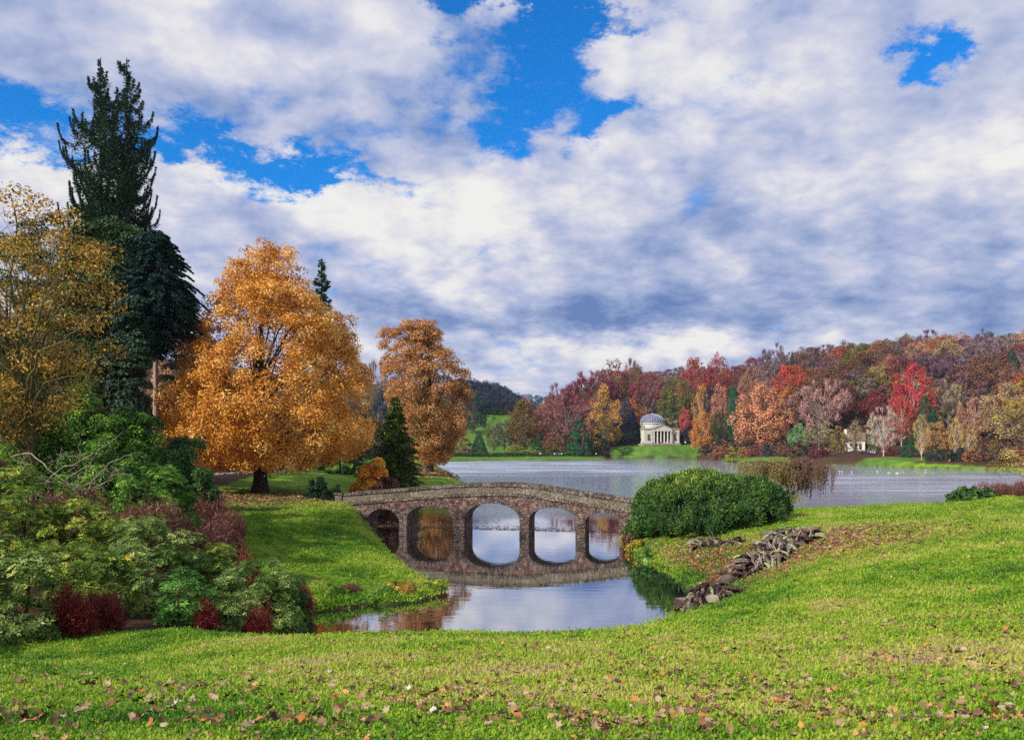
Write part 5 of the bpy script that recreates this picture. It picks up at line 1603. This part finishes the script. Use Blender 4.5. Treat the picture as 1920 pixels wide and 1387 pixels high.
def lathe(a, prof, seg=40, cx=0, cy=0):
    prof = np.array(prof); th = np.arange(seg) / seg * 2 * np.pi
    Vv = np.stack([cx + prof[:, 0][:, None] * np.cos(th), cy + prof[:, 0][:, None] * np.sin(th), np.repeat(prof[:, 1][:, None], seg, 1)], -1)
    i = np.arange(len(prof) - 1)[:, None] * seg; j = np.arange(seg)[None]; k = (j + 1) % seg
    a.add(Vv.reshape(-1, 3), np.stack([i + j, i + k, i + seg + k, i + seg + j], -1).reshape(-1, 4))


CYD = 12.5
DR = 6.15
part('drum', lambda a: lathe(a, [(DR - .2, -.5), (DR - .2, 10.0), (DR + .25, 10.3), (DR + .25, 10.75)], 48, 0, CYD), [M['stone']], smooth_=False)
dprof = [(DR + .2, 10.75), (DR + .15, 11.2)] + [(DR * math.cos(t), 11.2 + 4.1 * math.sin(t)) for t in np.linspace(0, math.pi / 2 - .12, 12)] + [(.7, 15.35), (.01, 15.4)]
dome = part('dome', lambda a: lathe(a, dprof, 48, 0, CYD), [M['lead']], smooth_=True)
for q in range(28):
    th = q / 28 * 2 * math.pi
    P = [((DR * math.cos(t) + .04) * math.cos(th), CYD + (DR * math.cos(t) + .04) * math.sin(th), 11.2 + 4.1 * math.sin(t) + .04) for t in np.linspace(0, math.pi / 2 - .2, 9)]
    part('rib', lambda a: tube(a, P, .11, 5), [M['leadrib']], dome)
part('dome_cap', lambda a: lathe(a, [(.9, 15.25), (.8, 15.6), (.01, 15.75)], 16, 0, CYD), [M['leadrib']])

# ------------------------------------------------------------------ cottage
M['render_wall'] = smat('limewashed_wall', (.62, .58, .48), (.85, .82, .74))
M['thatch'] = smat('brown_roof', (.13, .08, .06), (.28, .18, .14))
cb = gpx(1606, 296)
cb[2] = zof(843, 296)
ct = thing('cottage', 'small pale-walled cottage with a brown roof and chimney on the far bank', 'building', tuple(cb), rotz=math.radians(-14))
wl = part('wall', lambda a: box(a, -3.3, 2.9, 0, 5, -1.5, 3.4), [M['render_wall']], ct)
part('roof', lambda a: (a.add([(-3.7, -.4, 3.3), (3.3, -.4, 3.3), (3.3, 2.5, 6.3), (-3.7, 2.5, 6.3), (3.3, 5.4, 3.3), (-3.7, 5.4, 3.3)], [[0, 1, 2, 3], [3, 2, 4, 5]]), a.add([(3.3, -.4, 3.3), (3.3, 5.4, 3.3), (3.3, 2.5, 6.3), (-3.7, -.4, 3.3), (-3.7, 5.4, 3.3), (-3.7, 2.5, 6.3)], [[0, 1, 2], [3, 5, 4]])), [M['thatch']], ct)
part('chimney', lambda a: box(a, -3.9, -3.0, 1.9, 3.0, 3.0, 7.6), [M['render_wall']], ct)
part('window', lambda a: box(a, -2.2, -1.2, -.06, .1, 1.2, 2.5), [M['darkin']], ct)
part('window', lambda a: box(a, -.7, .3, -.06, .1, 1.2, 2.5), [M['darkin']], ct)
part('door', lambda a: box(a, .9, 1.8, -.06, .1, 0, 2.2), [M['darkin']], ct)
part('porch', lambda a: (box(a, 2.9, 5.4, .3, 4.2, 2.4, 2.9), box(a, 5.0, 5.3, .4, .7, -1, 2.4), box(a, 3.1, 5.3, 3.9, 4.1, -1, 2.4)), [M['thatch']], ct)

# ------------------------------------------------------------------ people
def person_mesh():
    V_ = [(0, 0, .95), (0, 0, 1.2), (0, 0, 1.42), (0, 0, 1.5), (0, -.01, 1.6), (0, -.01, 1.72), (.2, 0, 1.40), (.27, .02, 1.12), (.26, -.08, .86), (-.2, 0, 1.40), (-.27, .02, 1.12), (-.25, -.08, .86),
          (.1, 0, .88), (.12, -.04, .48), (.13, .03, .07), (.13, -.12, .03), (-.1, 0, .88), (-.12, .06, .48), (-.13, .10, .07), (-.13, -.05, .03)]
    E_ = [(0, 1), (1, 2), (2, 3), (3, 4), (4, 5), (2, 6), (6, 7), (7, 8), (2, 9), (9, 10), (10, 11), (0, 12), (12, 13), (13, 14), (14, 15), (0, 16), (16, 17), (17, 18), (18, 19)]
    R_ = [.15, .15, .15, .06, .10, .085, .07, .05, .04, .07, .05, .04, .10, .07, .05, .04, .10, .07, .05, .04]
    me = bpy.data.meshes.new('body'); me.from_pydata(V_, E_, [])
    o = bpy.data.objects.new('body_src', me); C.objects.link(o)
    md = o.modifiers.new('skin', 'SKIN')
    sv = me.skin_vertices[0].data
    for k, r in enumerate(R_): sv[k].radius = (r * 1.1, r * (.8 if k < 3 else 1))
    sv[0].use_root = True
    o.modifiers.new('sub', 'SUBSURF').levels = 1
    dg = bpy.context.evaluated_depsgraph_get()
    ev = o.evaluated_get(dg)
    nm = bpy.data.meshes.new_from_object(ev)
    bpy.data.objects.remove(o)
    nm.name = 'body'
    nm.materials.clear()
    ms_ = []
    for nme, c in (('trousers', (.03, .035, .05)), ('skin', (.55, .32, .24)), ('hair', (.06, .035, .02))):
        m_ = new_mat(nme); out_bsdf(principled(c, .8, .2)); ms_.append(m_)
    m_ = new_mat('coat'); oi = node('ShaderNodeObjectInfo'); out_bsdf(principled(S(oi.outputs['Color']), .8, .2))
    for q in (ms_[0], m_, ms_[1], ms_[2]): nm.materials.append(q)
    for p in nm.polygons:
        z = p.center.z
        armx = abs(p.center.x) > .2
        p.material_index = 0 if (z < .9 and not armx) else (1 if z < 1.50 and not (armx and z < .9) else (2 if (z < 1.64 or armx) else 3))
        p.use_smooth = True
    return nm


PB = person_mesh()
PE = [(849, 349, (.55, .03, .06), 'person in a red coat walking at the left end of the causeway'), (877, 349, (.03, .03, .05), 'person in dark clothes walking alone by the left part of the hedge'), (921, 349, (.10, .12, .2), 'person in a blue-grey coat strolling in the middle of the causeway'),
      (1013, 349, (.7, .7, .68), 'person in a white top beside the small golden bush on the causeway'), (1016.5, 348, (.03, .03, .03), 'person in black just right of the white-topped one on the causeway'),
      (1040, 348, (.6, .6, .65), 'person in a pale jacket, left member of the causeway group'), (1044, 349, (.05, .05, .1), 'person in navy in the middle of the causeway group'), (1048, 348, (.35, .3, .55), 'person in a lilac jacket in the causeway group'), (1053, 349, (.55, .6, .7), 'person in pale blue at the right of the causeway group'),
      (1101, 350, (.04, .04, .04), 'person in black near the emerald laurel'), (1118, 350, (.75, .75, .75), 'person in a white coat near the tip of the causeway'),
      (1206, 394, (.03, .03, .04), 'person in black by the left wing of the temple'), (1225, 392, (.05, .04, .08), 'person in dark clothes below the temple portico steps'), (1238, 392, (.10, .08, .2), 'person in blue before the middle columns of the temple'),
      (1250, 391, (.75, .65, .62), 'person in a pale top left of the red one at the temple'), (1256, 391, (.6, .12, .14), 'person in a red top before the right columns of the temple'), (1285, 392, (.7, .7, .7), 'person in white to the right of the temple'),
      (1617, 277, (.04, .04, .05), 'person in black closest to the cottage wall'), (1627, 274, (.08, .15, .45), 'person in a blue jacket among the cottage group'), (1632, 273, (.7, .72, .78), 'person in a white jacket among the cottage group'),
      (1636, 271, (.55, .25, .15), 'person in a rust coat in front of the cottage group'), (1640, 270, (.4, .38, .45), 'person in a grey coat at the right front of the cottage group'), (1644, 272, (.03, .03, .06), 'person in navy at the right end of the cottage group'),
      (457, 98, (.05, .03, .05), 'person in dark clothes on the path, left of the golden tree trunk'), (535, 101, (.35, .16, .2), 'person in a pinkish coat on the path right of the golden tree trunk')]
for px, D, c, lb in PE:
    b = gpx(px, D)
    if 1200 < px < 1300: b[2] = max(b[2], 6.2)
    o = obj('person', PB, None, tuple(b), label=lb, category='person')
    o.rotation_euler[2] = rv.uniform(-1.5, 1.5); o.color = (*c, 1)
    s_ = rv.uniform(.95, 1.08); o.scale = (s_ * 1.1, s_ * 1.1, s_)

# ------------------------------------------------------------------ gulls on the water
gm_ = new_mat('gull_white'); out_bsdf(principled((.80, .80, .78), .6, .2))
a = Acc()
tube(a, [(-.34, 0, .13), (-.22, 0, .12), (0, 0, .10), (.14, 0, .12), (.20, 0, .22), (.26, 0, .27), (.36, 0, .25)], [.02, .08, .12, .10, .055, .06, .012], 8)
for sy in (-1, 1): hexa(a, [(-.38, sy * .03, .12), (.06, sy * .10, .10), (.06, sy * .13, .14), (-.38, sy * .05, .14), (-.38, sy * .03, .16), (.06, sy * .08, .2), (.06, sy * .12, .2), (-.38, sy * .05, .17)])
GM = a.mesh('gull', [gm_], True)
for (zx, zy) in [(300, 1083), (345, 1085), (498, 1088), (750, 1090), (915, 1083), (1005, 1108), (1098, 1107), (1125, 1100), (1228, 1107), (1242, 1122), (1262, 1105), (1295, 1110), (1343, 1092), (1485, 1092), (1708, 1068), (1828, 1103)]:
    px, py = 1540 + zx / 8.727, 760 + zy / 8.727
    x, y = water_at(px, py)
    o = obj('gull', GM, None, (x, y, 0.02), label='white gull floating on the dark strip of lake before the cottage lawn', category='bird', group='gulls floating on the lake')
    o.rotation_euler[2] = rv.uniform(0, 6.28); o.scale = (.7,) * 3

# ------------------------------------------------------------------ heaps of dead giant leaves by the pool
M['deadleaf'] = new_mat('dead_gunnera_leaf')
geo = node('ShaderNodeNewGeometry'); oi = node('ShaderNodeObjectInfo')
nn = noise(S(geo.outputs['Position']), 6, 5, .7)
cc = ramp(nn * .35 + S(oi.outputs['Random']) * .65, [(.15, (.03, .018, .018)), (.38, (.11, .065, .06)), (.55, (.26, .20, .17)), (.7, (.34, .29, .24)), (.82, (.30, .34, .16)), (1, (.42, .42, .30))])
out_bsdf(principled(cc, .8, .2, nn, .8, .05))


def dead_leaf_mesh(seed):
    """a long withered leaf hanging from its stalk in folds"""
    r = np.random.default_rng(seed); a = Acc()
    nu, nv = 9, 7
    bend = r.uniform(.9, 1.6)
    rowsv = []
    for i_ in range(nu):
        t_ = i_ / (nu - 1)
        w_ = .26 * math.sin(math.pi * min(1, t_ * .9 + .08)) ** .6 * (1 + .25 * r.normal()) + .02
        an = t_ * bend
        cx = math.sin(an) / bend * 1.0; cz = (math.cos(an) - 1) / bend * 1.0
        vv = np.linspace(-1, 1, nv)
        rowsv.append(np.stack([np.full(nv, cx) + .03 * r.normal(size=nv), vv * w_, cz + .075 * (-1) ** np.arange(nv) * (.4 + t_) - .10 * vv * vv], 1))
    f = [[q * nv + k, q * nv + k + 1, (q + 1) * nv + k + 1, (q + 1) * nv + k] for q in range(nu - 1) for k in range(nv - 1)]
    a.add(np.concatenate(rowsv), f)
    tube(a, [(0, 0, .02), (-.2, .02, .0), (-.5, r.uniform(-.1, .1), -.2)], [.025, .022, .02], 5)
    return a.mesh('dead_leaf', [M['deadleaf']], False)


DLM = [dead_leaf_mesh(k) for k in range(7)]
for (px, py, D, rx, rz, nlf, lb) in [(1325, 1018, 47.5, 26, 12, 26, 'small heap of withered brown leaves on the bank below the big bush'), (1470, 1056, 37.5, 50, 34, 170, 'largest heap of collapsed grey-green giant leaves on the right bank'),
                                     (1422, 1092, 36, 42, 26, 110, 'heap of withered giant leaves and stalks left of the largest one'), (1330, 1118, 31.5, 40, 24, 100, 'heap of brown withered giant leaves at the water edge'),
                                     (1375, 1018, 46, 26, 6, 10, 'scatter of brown withered leaves right of the small heap')]:
    b = gpx(px, D)
    root = thing('dead_leaf_heap', lb, 'plant', tuple(b), 'heaps of dead giant leaves on the right bank')
    k2 = D / F
    for q in range(nlf):
        a_ = rv.uniform(0, 6.28); r_ = rv.random() ** .6
        x = r_ * math.cos(a_) * rx * k2; y = r_ * math.sin(a_) * rx * k2 * .9
        zt = gz(b[0] + x, b[1] + y) - b[2] + (1 - r_) * rz * k2 * 1.3 + .22
        o = obj('dead_leaf', rv.choice(DLM), root)
        o.location = (x, y, zt)
        o.rotation_euler = (rv.uniform(-.8, .8), rv.uniform(-.7, .6), a_ + rv.uniform(-1.1, 1.1))
        s_ = rv.uniform(.34, .72); o.scale = (s_ * 1.45, s_ * rv.uniform(.45, .9), s_ * 1.25)
    ta = Acc(); rg = np.random.default_rng(int(px))
    for q in range(nlf // 3):
        a_ = rv.uniform(0, 6.28); r_ = rv.random()
        x = r_ * math.cos(a_) * rx * k2; y = r_ * math.sin(a_) * rx * k2
        z0 = gz(b[0] + x, b[1] + y) - b[2]
        e = np.array([x + rv.uniform(-.5, .5), y + rv.uniform(-.5, .5), z0 + rv.uniform(.4, 1.0)])
        tube(ta, np.array([[x, y, z0], (np.array([x, y, z0]) + e) / 2 + [.05, 0, .1], e]), [.035, .03, .02], 5)
    obj('stalk', ta.mesh('stalk', [M['bark_pale'] if nlf > 100 else M['bark_brown']], True), root)

# ------------------------------------------------------------------ marginal plants on the peninsula and bank
mg = RH((0, (.02, .05, .012)), (.45, (.06, .14, .02)), (.8, (.18, .28, .03)), (1, (.38, .36, .05)))
MP = [('waterside_plant', 'low green plants overhanging the tip of the grass peninsula', 812, 38.5, 1092, 55, mg, .14, 'rosette', 1.0), ('waterside_plant', 'red-tinged plant trailing in the water at the peninsula tip', 828, 38, 1108, 28, red_br, .16, 'twiggy', 5),
      ('waterside_plant', 'bronze-leaved clump on the peninsula bank beside the pool', 752, 37.5, 1098, 60, RH((0, (.04, .03, .015)), (.5, (.14, .09, .03)), (1, (.28, .28, .05))), .13, 'rosette', 1.0),
      ('waterside_plant', 'blue-green lush clump at the foot of the peninsula', 712, 36.5, 1115, 55, green_ros, .13, 'rosette', 1.0), ('waterside_plant', 'brown flowering stems on the lower peninsula bank', 660, 36.5, 1100, 60, red_br, .3, 'twiggy', 3),
      ('waterside_plant', 'dense green plants at the corner between lawn bank and shrub bank', 625, 36, 1105, 60, mg, .13, 'rosette', 1.0), ('waterside_plant', 'pale small-leaved plant clinging to the peninsula edge by the first arch', 712, 53, 1030, 26, green_grey, .13, 'rosette', 1.0),
      ('waterside_plant', 'dark leafy plant at the water edge under the big bush', 1195, 53, 1012, 36, RH((0, (.04, .03, .01)), (.5, (.12, .10, .02)), (1, (.30, .28, .04))), .14, 'leafy', 1.0),
      ('waterside_plant', 'bright green dock by the water edge below the big bush', 1212, 49, 1030, 20, green_ros, .2, 'rosette', 1.0), ('waterside_plant', 'fresh green clump between the heaps of dead leaves', 1372, 33, 1098, 36, green_ros, .12, 'rosette', 1.0),
      ('waterside_plant', 'rusty mixed plants on the edge of the right bank by the abutment', 1180, 55.5, 1000, 26, red_br, .2, 'leafy', .8)]
for k, (nm, lb, px, D, top, w_, st, lf, kd, dn) in enumerate(MP):
    shrub(nm, lb, px, D, top, w_, st, 500 + k, lf, kd, dn, cat='plant')

# ------------------------------------------------------------------ path behind the golden tree
a = Acc()
P = [(300, 84), (360, 90), (400, 95), (450, 99), (520, 103), (600, 108)]
pts = np.array([gpx(px, D) for px, D in P]); t = np.linspace(0, 1, 6); tt = np.linspace(0, 1, 60)
Q = np.stack([np.interp(tt, t, pts[:, k]) for k in range(3)], 1)
ll = []; 
for off in (-1.1, 1.1):
    xx, yy = Q[:, 0] - off * .15, Q[:, 1] + off
    ll.append(np.stack([xx, yy, height(xx, yy) + .06], 1))
Vv = np.concatenate(ll); f = [[k, k + 1, 60 + k + 1, 60 + k] for k in range(59)]
a.add(Vv, f)
obj('path', a.mesh('path', [smat('gravel_path', (.24, .22, .22), (.40, .38, .38))]), kind='structure')

# ------------------------------------------------------------------ grass, fallen leaves
def blade_tuft(seed, nb, h, spread):
    r = np.random.default_rng(seed); a = Acc()
    for q in range(nb):
        x, y = r.normal(size=2) * spread; th = r.uniform(0, 6.28); l_ = h * r.uniform(.5, 1.2); w_ = r.uniform(.004, .007)
        bx, by = math.cos(th), math.sin(th); ln = r.uniform(.2, 1.0)
        p0 = np.array([x, y, -.01]); p1 = p0 + np.array([bx * l_ * .25 * ln, by * l_ * .25 * ln, l_ * .6]); p2 = p0 + np.array([bx * l_ * .8 * ln, by * l_ * .8 * ln, l_ * (1 - .3 * ln)])
        s_ = np.array([-by, bx, 0]) * w_
        a.add([p0 - s_, p0 + s_, p1 + s_ * .8, p1 - s_ * .8], [[0, 1, 2, 3]], r.random())
        a.add([p1 - s_ * .8, p1 + s_ * .8, p2], [[0, 1, 2]], r.random())
    return a


m = new_mat('grass_blades')
oi = node('ShaderNodeObjectInfo'); at1 = node('ShaderNodeAttribute', attribute_name='v'); geo = node('ShaderNodeNewGeometry'); pos = S(geo.outputs['Position'])
nn = noise(pos, .35, 4, .6); n2 = noise(pos, 2.2, 3, .6)
n4 = noise(pos, .09, 3, .6)
v = S(oi.outputs['Random']) * .18 + S(at1.outputs['Fac']) * .20 + (nn - .5) * .85 + (n2 - .5) * .75 + (n4 - .5) * .85 + .41
col = ramp(v, [(.22, (.03, .10, .012)), (.42, (.10, .25, .016)), (.56, (.22, .40, .022)), (.70, (.40, .51, .045)), (.86, (.56, .52, .13)), (1, (.52, .40, .22))])
p_ = principled(col, .5, .3); t_ = node('ShaderNodeBsdfTranslucent'); link(col, t_.inputs[0])
mxs = node('ShaderNodeMixShader'); mxs.inputs[0].default_value = .35; link(p_, mxs.inputs[1]); link(t_.outputs[0], mxs.inputs[2]); out_bsdf(mxs.outputs[0])
M['blades'] = m
TUFT = []
for k in range(4):
    a = blade_tuft(60 + k, 18, .033, .042)
    o = obj('grass_tuft', a.mesh('grass_tuft', [m]), None, tuple(gpx(500 + 300 * k, 4.8)), kind='stuff', label='short green lawn grass')
    TUFT.append(o)


def scatter(name, pts, rotz, scl, sources, tilt=None, **props):
    me = bpy.data.meshes.new(name)
    me.vertices.add(len(pts)); me.vertices.foreach_set('co', np.asarray(pts, np.float32).ravel())
    n_ = len(pts)
    rot = np.zeros((n_, 3), np.float32); rot[:, 2] = rotz
    if tilt is not None: rot[:, :2] = tilt
    A1 = me.attributes.new('rot', 'FLOAT_VECTOR', 'POINT'); A1.data.foreach_set('vector', rot.ravel())
    A2 = me.attributes.new('scl', 'FLOAT', 'POINT'); A2.data.foreach_set('value', np.asarray(scl, np.float32))
    A3 = me.attributes.new('pick', 'INT', 'POINT'); A3.data.foreach_set('value', np.random.default_rng(len(pts)).integers(0, len(sources), n_).astype(np.int32))
    o = obj(name, me, **props)
    ng = bpy.data.node_groups.new(name, 'GeometryNodeTree')
    ng.interface.new_socket('Geometry', in_out='INPUT', socket_type='NodeSocketGeometry')
    ng.interface.new_socket('Geometry', in_out='OUTPUT', socket_type='NodeSocketGeometry')
    N = ng.nodes.new; Lk = ng.links.new
    gi, go = N('NodeGroupInput'), N('NodeGroupOutput')
    iop = N('GeometryNodeInstanceOnPoints')
    j = N('GeometryNodeJoinGeometry') if False else N('GeometryNodeGeometryToInstance')
    for s_ in sources[::-1]:
        oi_ = N('GeometryNodeObjectInfo'); oi_.inputs['Object'].default_value = s_
        Lk(oi_.outputs['Geometry'], j.inputs[0])
    def attr(nm_, ty):
        x_ = N('GeometryNodeInputNamedAttribute'); x_.data_type = ty; x_.inputs[0].default_value = nm_; return x_.outputs[0]
    Lk(gi.outputs[0], iop.inputs['Points']); Lk(j.outputs[0], iop.inputs['Instance'])
    iop.inputs['Pick Instance'].default_value = True
    Lk(attr('pick', 'INT'), iop.inputs['Instance Index'])
    er = N('FunctionNodeEulerToRotation'); Lk(attr('rot', 'FLOAT_VECTOR'), er.inputs[0]); Lk(er.outputs[0], iop.inputs['Rotation'])
    Lk(attr('scl', 'FLOAT'), iop.inputs['Scale'])
    Lk(iop.outputs[0], go.inputs[0])
    md = o.modifiers.new('scatter', 'NODES'); md.node_group = ng
    return o


rng = np.random.default_rng(15)
n = 150000
px = rng.uniform(-260, 2180, n); D_ = np.exp(rng.uniform(math.log(3.3), math.log(44), n))
x = (px - 960) / F * D_
z, sdv = height(x, D_, True)
li, re_, wo_, fi = masks(x, D_)
keep = (sdv > .15) & (wo_ < .35) & (rng.random(n) > li * .6)
x, D_, z = x[keep], D_[keep], z[keep]
scatter('lawn_grass', np.stack([x, D_, z], 1), rng.uniform(0, 6.28, len(x)), np.clip(.8 + D_ / 14, .9, 2.7) * rng.uniform(.6, 1.3, len(x)), TUFT, rng.normal(size=(len(x), 2)) * .15, kind='stuff', label='short green lawn grass')
n = 60000
px = rng.uniform(420, 1900, n); D_ = rng.uniform(40, 78, n)
x = (px - 960) / F * D_
z, sdv = height(x, D_, True); li, re_, wo_, fi = masks(x, D_)
keep = (sdv > .1) & (wo_ < .4) & (rng.random(n) > li * .7)
x, D_, z = x[keep], D_[keep], z[keep]
scatter('bank_grass', np.stack([x, D_, z], 1), rng.uniform(0, 6.28, len(x)), rng.uniform(2.2, 4.6, len(x)), TUFT, rng.normal(size=(len(x), 2)) * .2, kind='stuff', label='rougher grass on the banks of the pool')

# longer grass hanging over the edge of the water
n = 90000
X = rng.uniform(-16, 14, n); Y = rng.uniform(29, 66, n)
Z, sd_ = height(X, Y, True)
k = (sd_ > .02) & (sd_ < .7) & (rng.random(n) < np.exp(-sd_ * 2.5))
X, Y, Z = X[k], Y[k], Z[k]
scatter('edge_grass', np.stack([X, Y, Z], 1), rng.uniform(0, 6.28, len(X)), rng.uniform(2.6, 5.2, len(X)), TUFT, rng.normal(size=(len(X), 2)) * .35, kind='stuff', label='long grass overhanging the edge of the pool')

# fallen leaves: lobed, curled
m = new_mat('fallen_leaf')
oi = node('ShaderNodeObjectInfo')
col = ramp(S(oi.outputs['Random']), [(0, (.06, .032, .022)), (.25, (.16, .08, .045)), (.5, (.26, .14, .075)), (.68, (.36, .22, .13)), (.83, (.44, .33, .22)), (.93, (.58, .24, .06)), (.98, (.42, .10, .05)), (1, (.60, .52, .44))])
out_bsdf(principled(col, .7, .2))
M['fallen'] = m
LEAFM = []
for k in range(5):
    r = np.random.default_rng(700 + k); a = Acc()
    lob = [(0, -.5), (.18, -.22), (.48, -.30), (.34, -.02), (.55, .22), (.22, .20), (0, .58), (-.22, .20), (-.52, .26), (-.32, -.02), (-.46, -.28), (-.18, -.22)]
    c1, c2 = r.uniform(.3, 1.2), r.uniform(-.5, .8)
    if k not in (1, 3): lob = [(math.sin(t_) * (.30 + .06 * math.sin(t_ * 5 + k)), -math.cos(t_) * (.5 + .05 * math.cos(3 * t_))) for t_ in np.arange(12) / 12 * 2 * math.pi]
    P = [(0, 0, .02)] + [(x_, y_, .05 + c1 * x_ * x_ + c2 * y_ * y_ + r.normal() * .04) for x_, y_ in lob]
    a.add(P, [[0, 1 + q, 1 + (q + 1) % 12] for q in range(12)])
    LEAFM.append(a.mesh('fallen_leaf', [m], True))
n = 8500
py_ = rng.uniform(1185, 1400, n) ** 1.0
D_ = np.exp(rng.uniform(math.log(4.1), math.log(30), n)); px = rng.uniform(-20, 1940, n)
w_ = (.25 + .6 * (px / 1920) + .12 * (D_ < 8)) * (.45 + .9 * (wob(px / 90, D_ * 1.3, 1.0) > 0))
keep = rng.random(n) < w_
px, D_ = px[keep], D_[keep]
x = (px - 960) / F * D_
z, sdv = height(x, D_, True); li, re_, wo_, fi = masks(x, D_)
keep = (sdv > .2) & (wo_ < .3)
x, D_, z = x[keep], D_[keep], z[keep]
o_ = np.argsort(D_)
x, D_, z = x[o_], D_[o_], z[o_]
src = []
K = 280
KL = ['fallen tree leaf lying on the near lawn among scattered others']
for q in range(min(K, len(x))):
    o = obj('fallen_leaf', LEAFM[q % 5], None, (x[q], D_[q], z[q] + .038), label=KL[0], category='leaf', group='fallen leaves scattered on the near lawn')
    o.rotation_euler = (rv.gauss(0, .35), rv.gauss(0, .35), rv.uniform(0, 6.28)); s_ = rv.uniform(.022, .046); o.scale = (s_, s_, s_)
    if q < 5: src.append(o)
xs = list(x[K:]); ys = list(D_[K:]); zs = list(z[K:] + .045); ss = list(rng.uniform(.04, .085, len(xs)))


def litter(n, cx, cy, rx, ry, s0, s1):
    X = cx + rng.normal(size=n) * rx * .62; Y = cy + rng.normal(size=n) * ry * .62
    Z, sd_ = height(X, Y, True)
    k = sd_ > 0.02
    xs.extend(X[k]); ys.extend(Y[k]); zs.extend(Z[k] + .05); ss.extend(rng.uniform(s0, s1, k.sum()))


bt_ = at(488, 75)
litter(5200, bt_[0], bt_[1] - 6, 10, 6, .14, .26)
litter(1300, bt_[0] + 3, bt_[1] - 12, 9, 7, .12, .22)
c_ = at(1400, 41); litter(3600, c_[0], c_[1], 6, 7, .09, .18)
c_ = at(1290, 46); litter(2600, c_[0], c_[1], 3.5, 7, .09, .18)
c_ = at(1560, 35); litter(1300, c_[0], c_[1], 4, 5, .08, .16)
c_ = at(1700, 44); litter(1400, c_[0], c_[1], 12, 16, .08, .15)
c_ = at(815, 142); litter(1800, c_[0], c_[1], 4.5, 14, .2, .4)
xs, ys, zs, ss = map(np.array, (xs, ys, zs, ss))
scatter('leaf_litter', np.stack([xs, ys, zs], 1), rng.uniform(0, 6.28, len(xs)), ss, src, rng.normal(size=(len(xs), 2)) * .4, kind='stuff', label='fallen autumn leaves on the banks and farther lawn')
# leaves floating in a band beyond the bridge
n = 2600
X = rng.uniform(-13, 9, n); Y = 66.2 - X * .2126 + rng.exponential(1.6, n)
sd_ = shore_sd(X, Y); k = sd_ < -.1
scatter('floating_leaves', np.stack([X[k], Y[k], np.full(k.sum(), .012)], 1), rng.uniform(0, 6.28, k.sum()), rng.uniform(.07, .15, k.sum()), src, None, kind='stuff', label='fallen leaves floating beyond the bridge arches')

# ------------------------------------------------------------------ air
a = Acc(); box(a, -3200, 3200, -60, 3700, -3, 150)
hm = new_mat('haze')
vp = node('ShaderNodeVolumePrincipled'); vp.inputs['Color'].default_value = (.72, .82, 1.0, 1); vp.inputs['Density'].default_value = 0.00007
o_ = node('ShaderNodeOutputMaterial'); link(vp.outputs[0], o_.inputs['Volume'])
obj('haze', a.mesh('haze', [hm]), kind='stuff', label='thin bluish air over the valley')
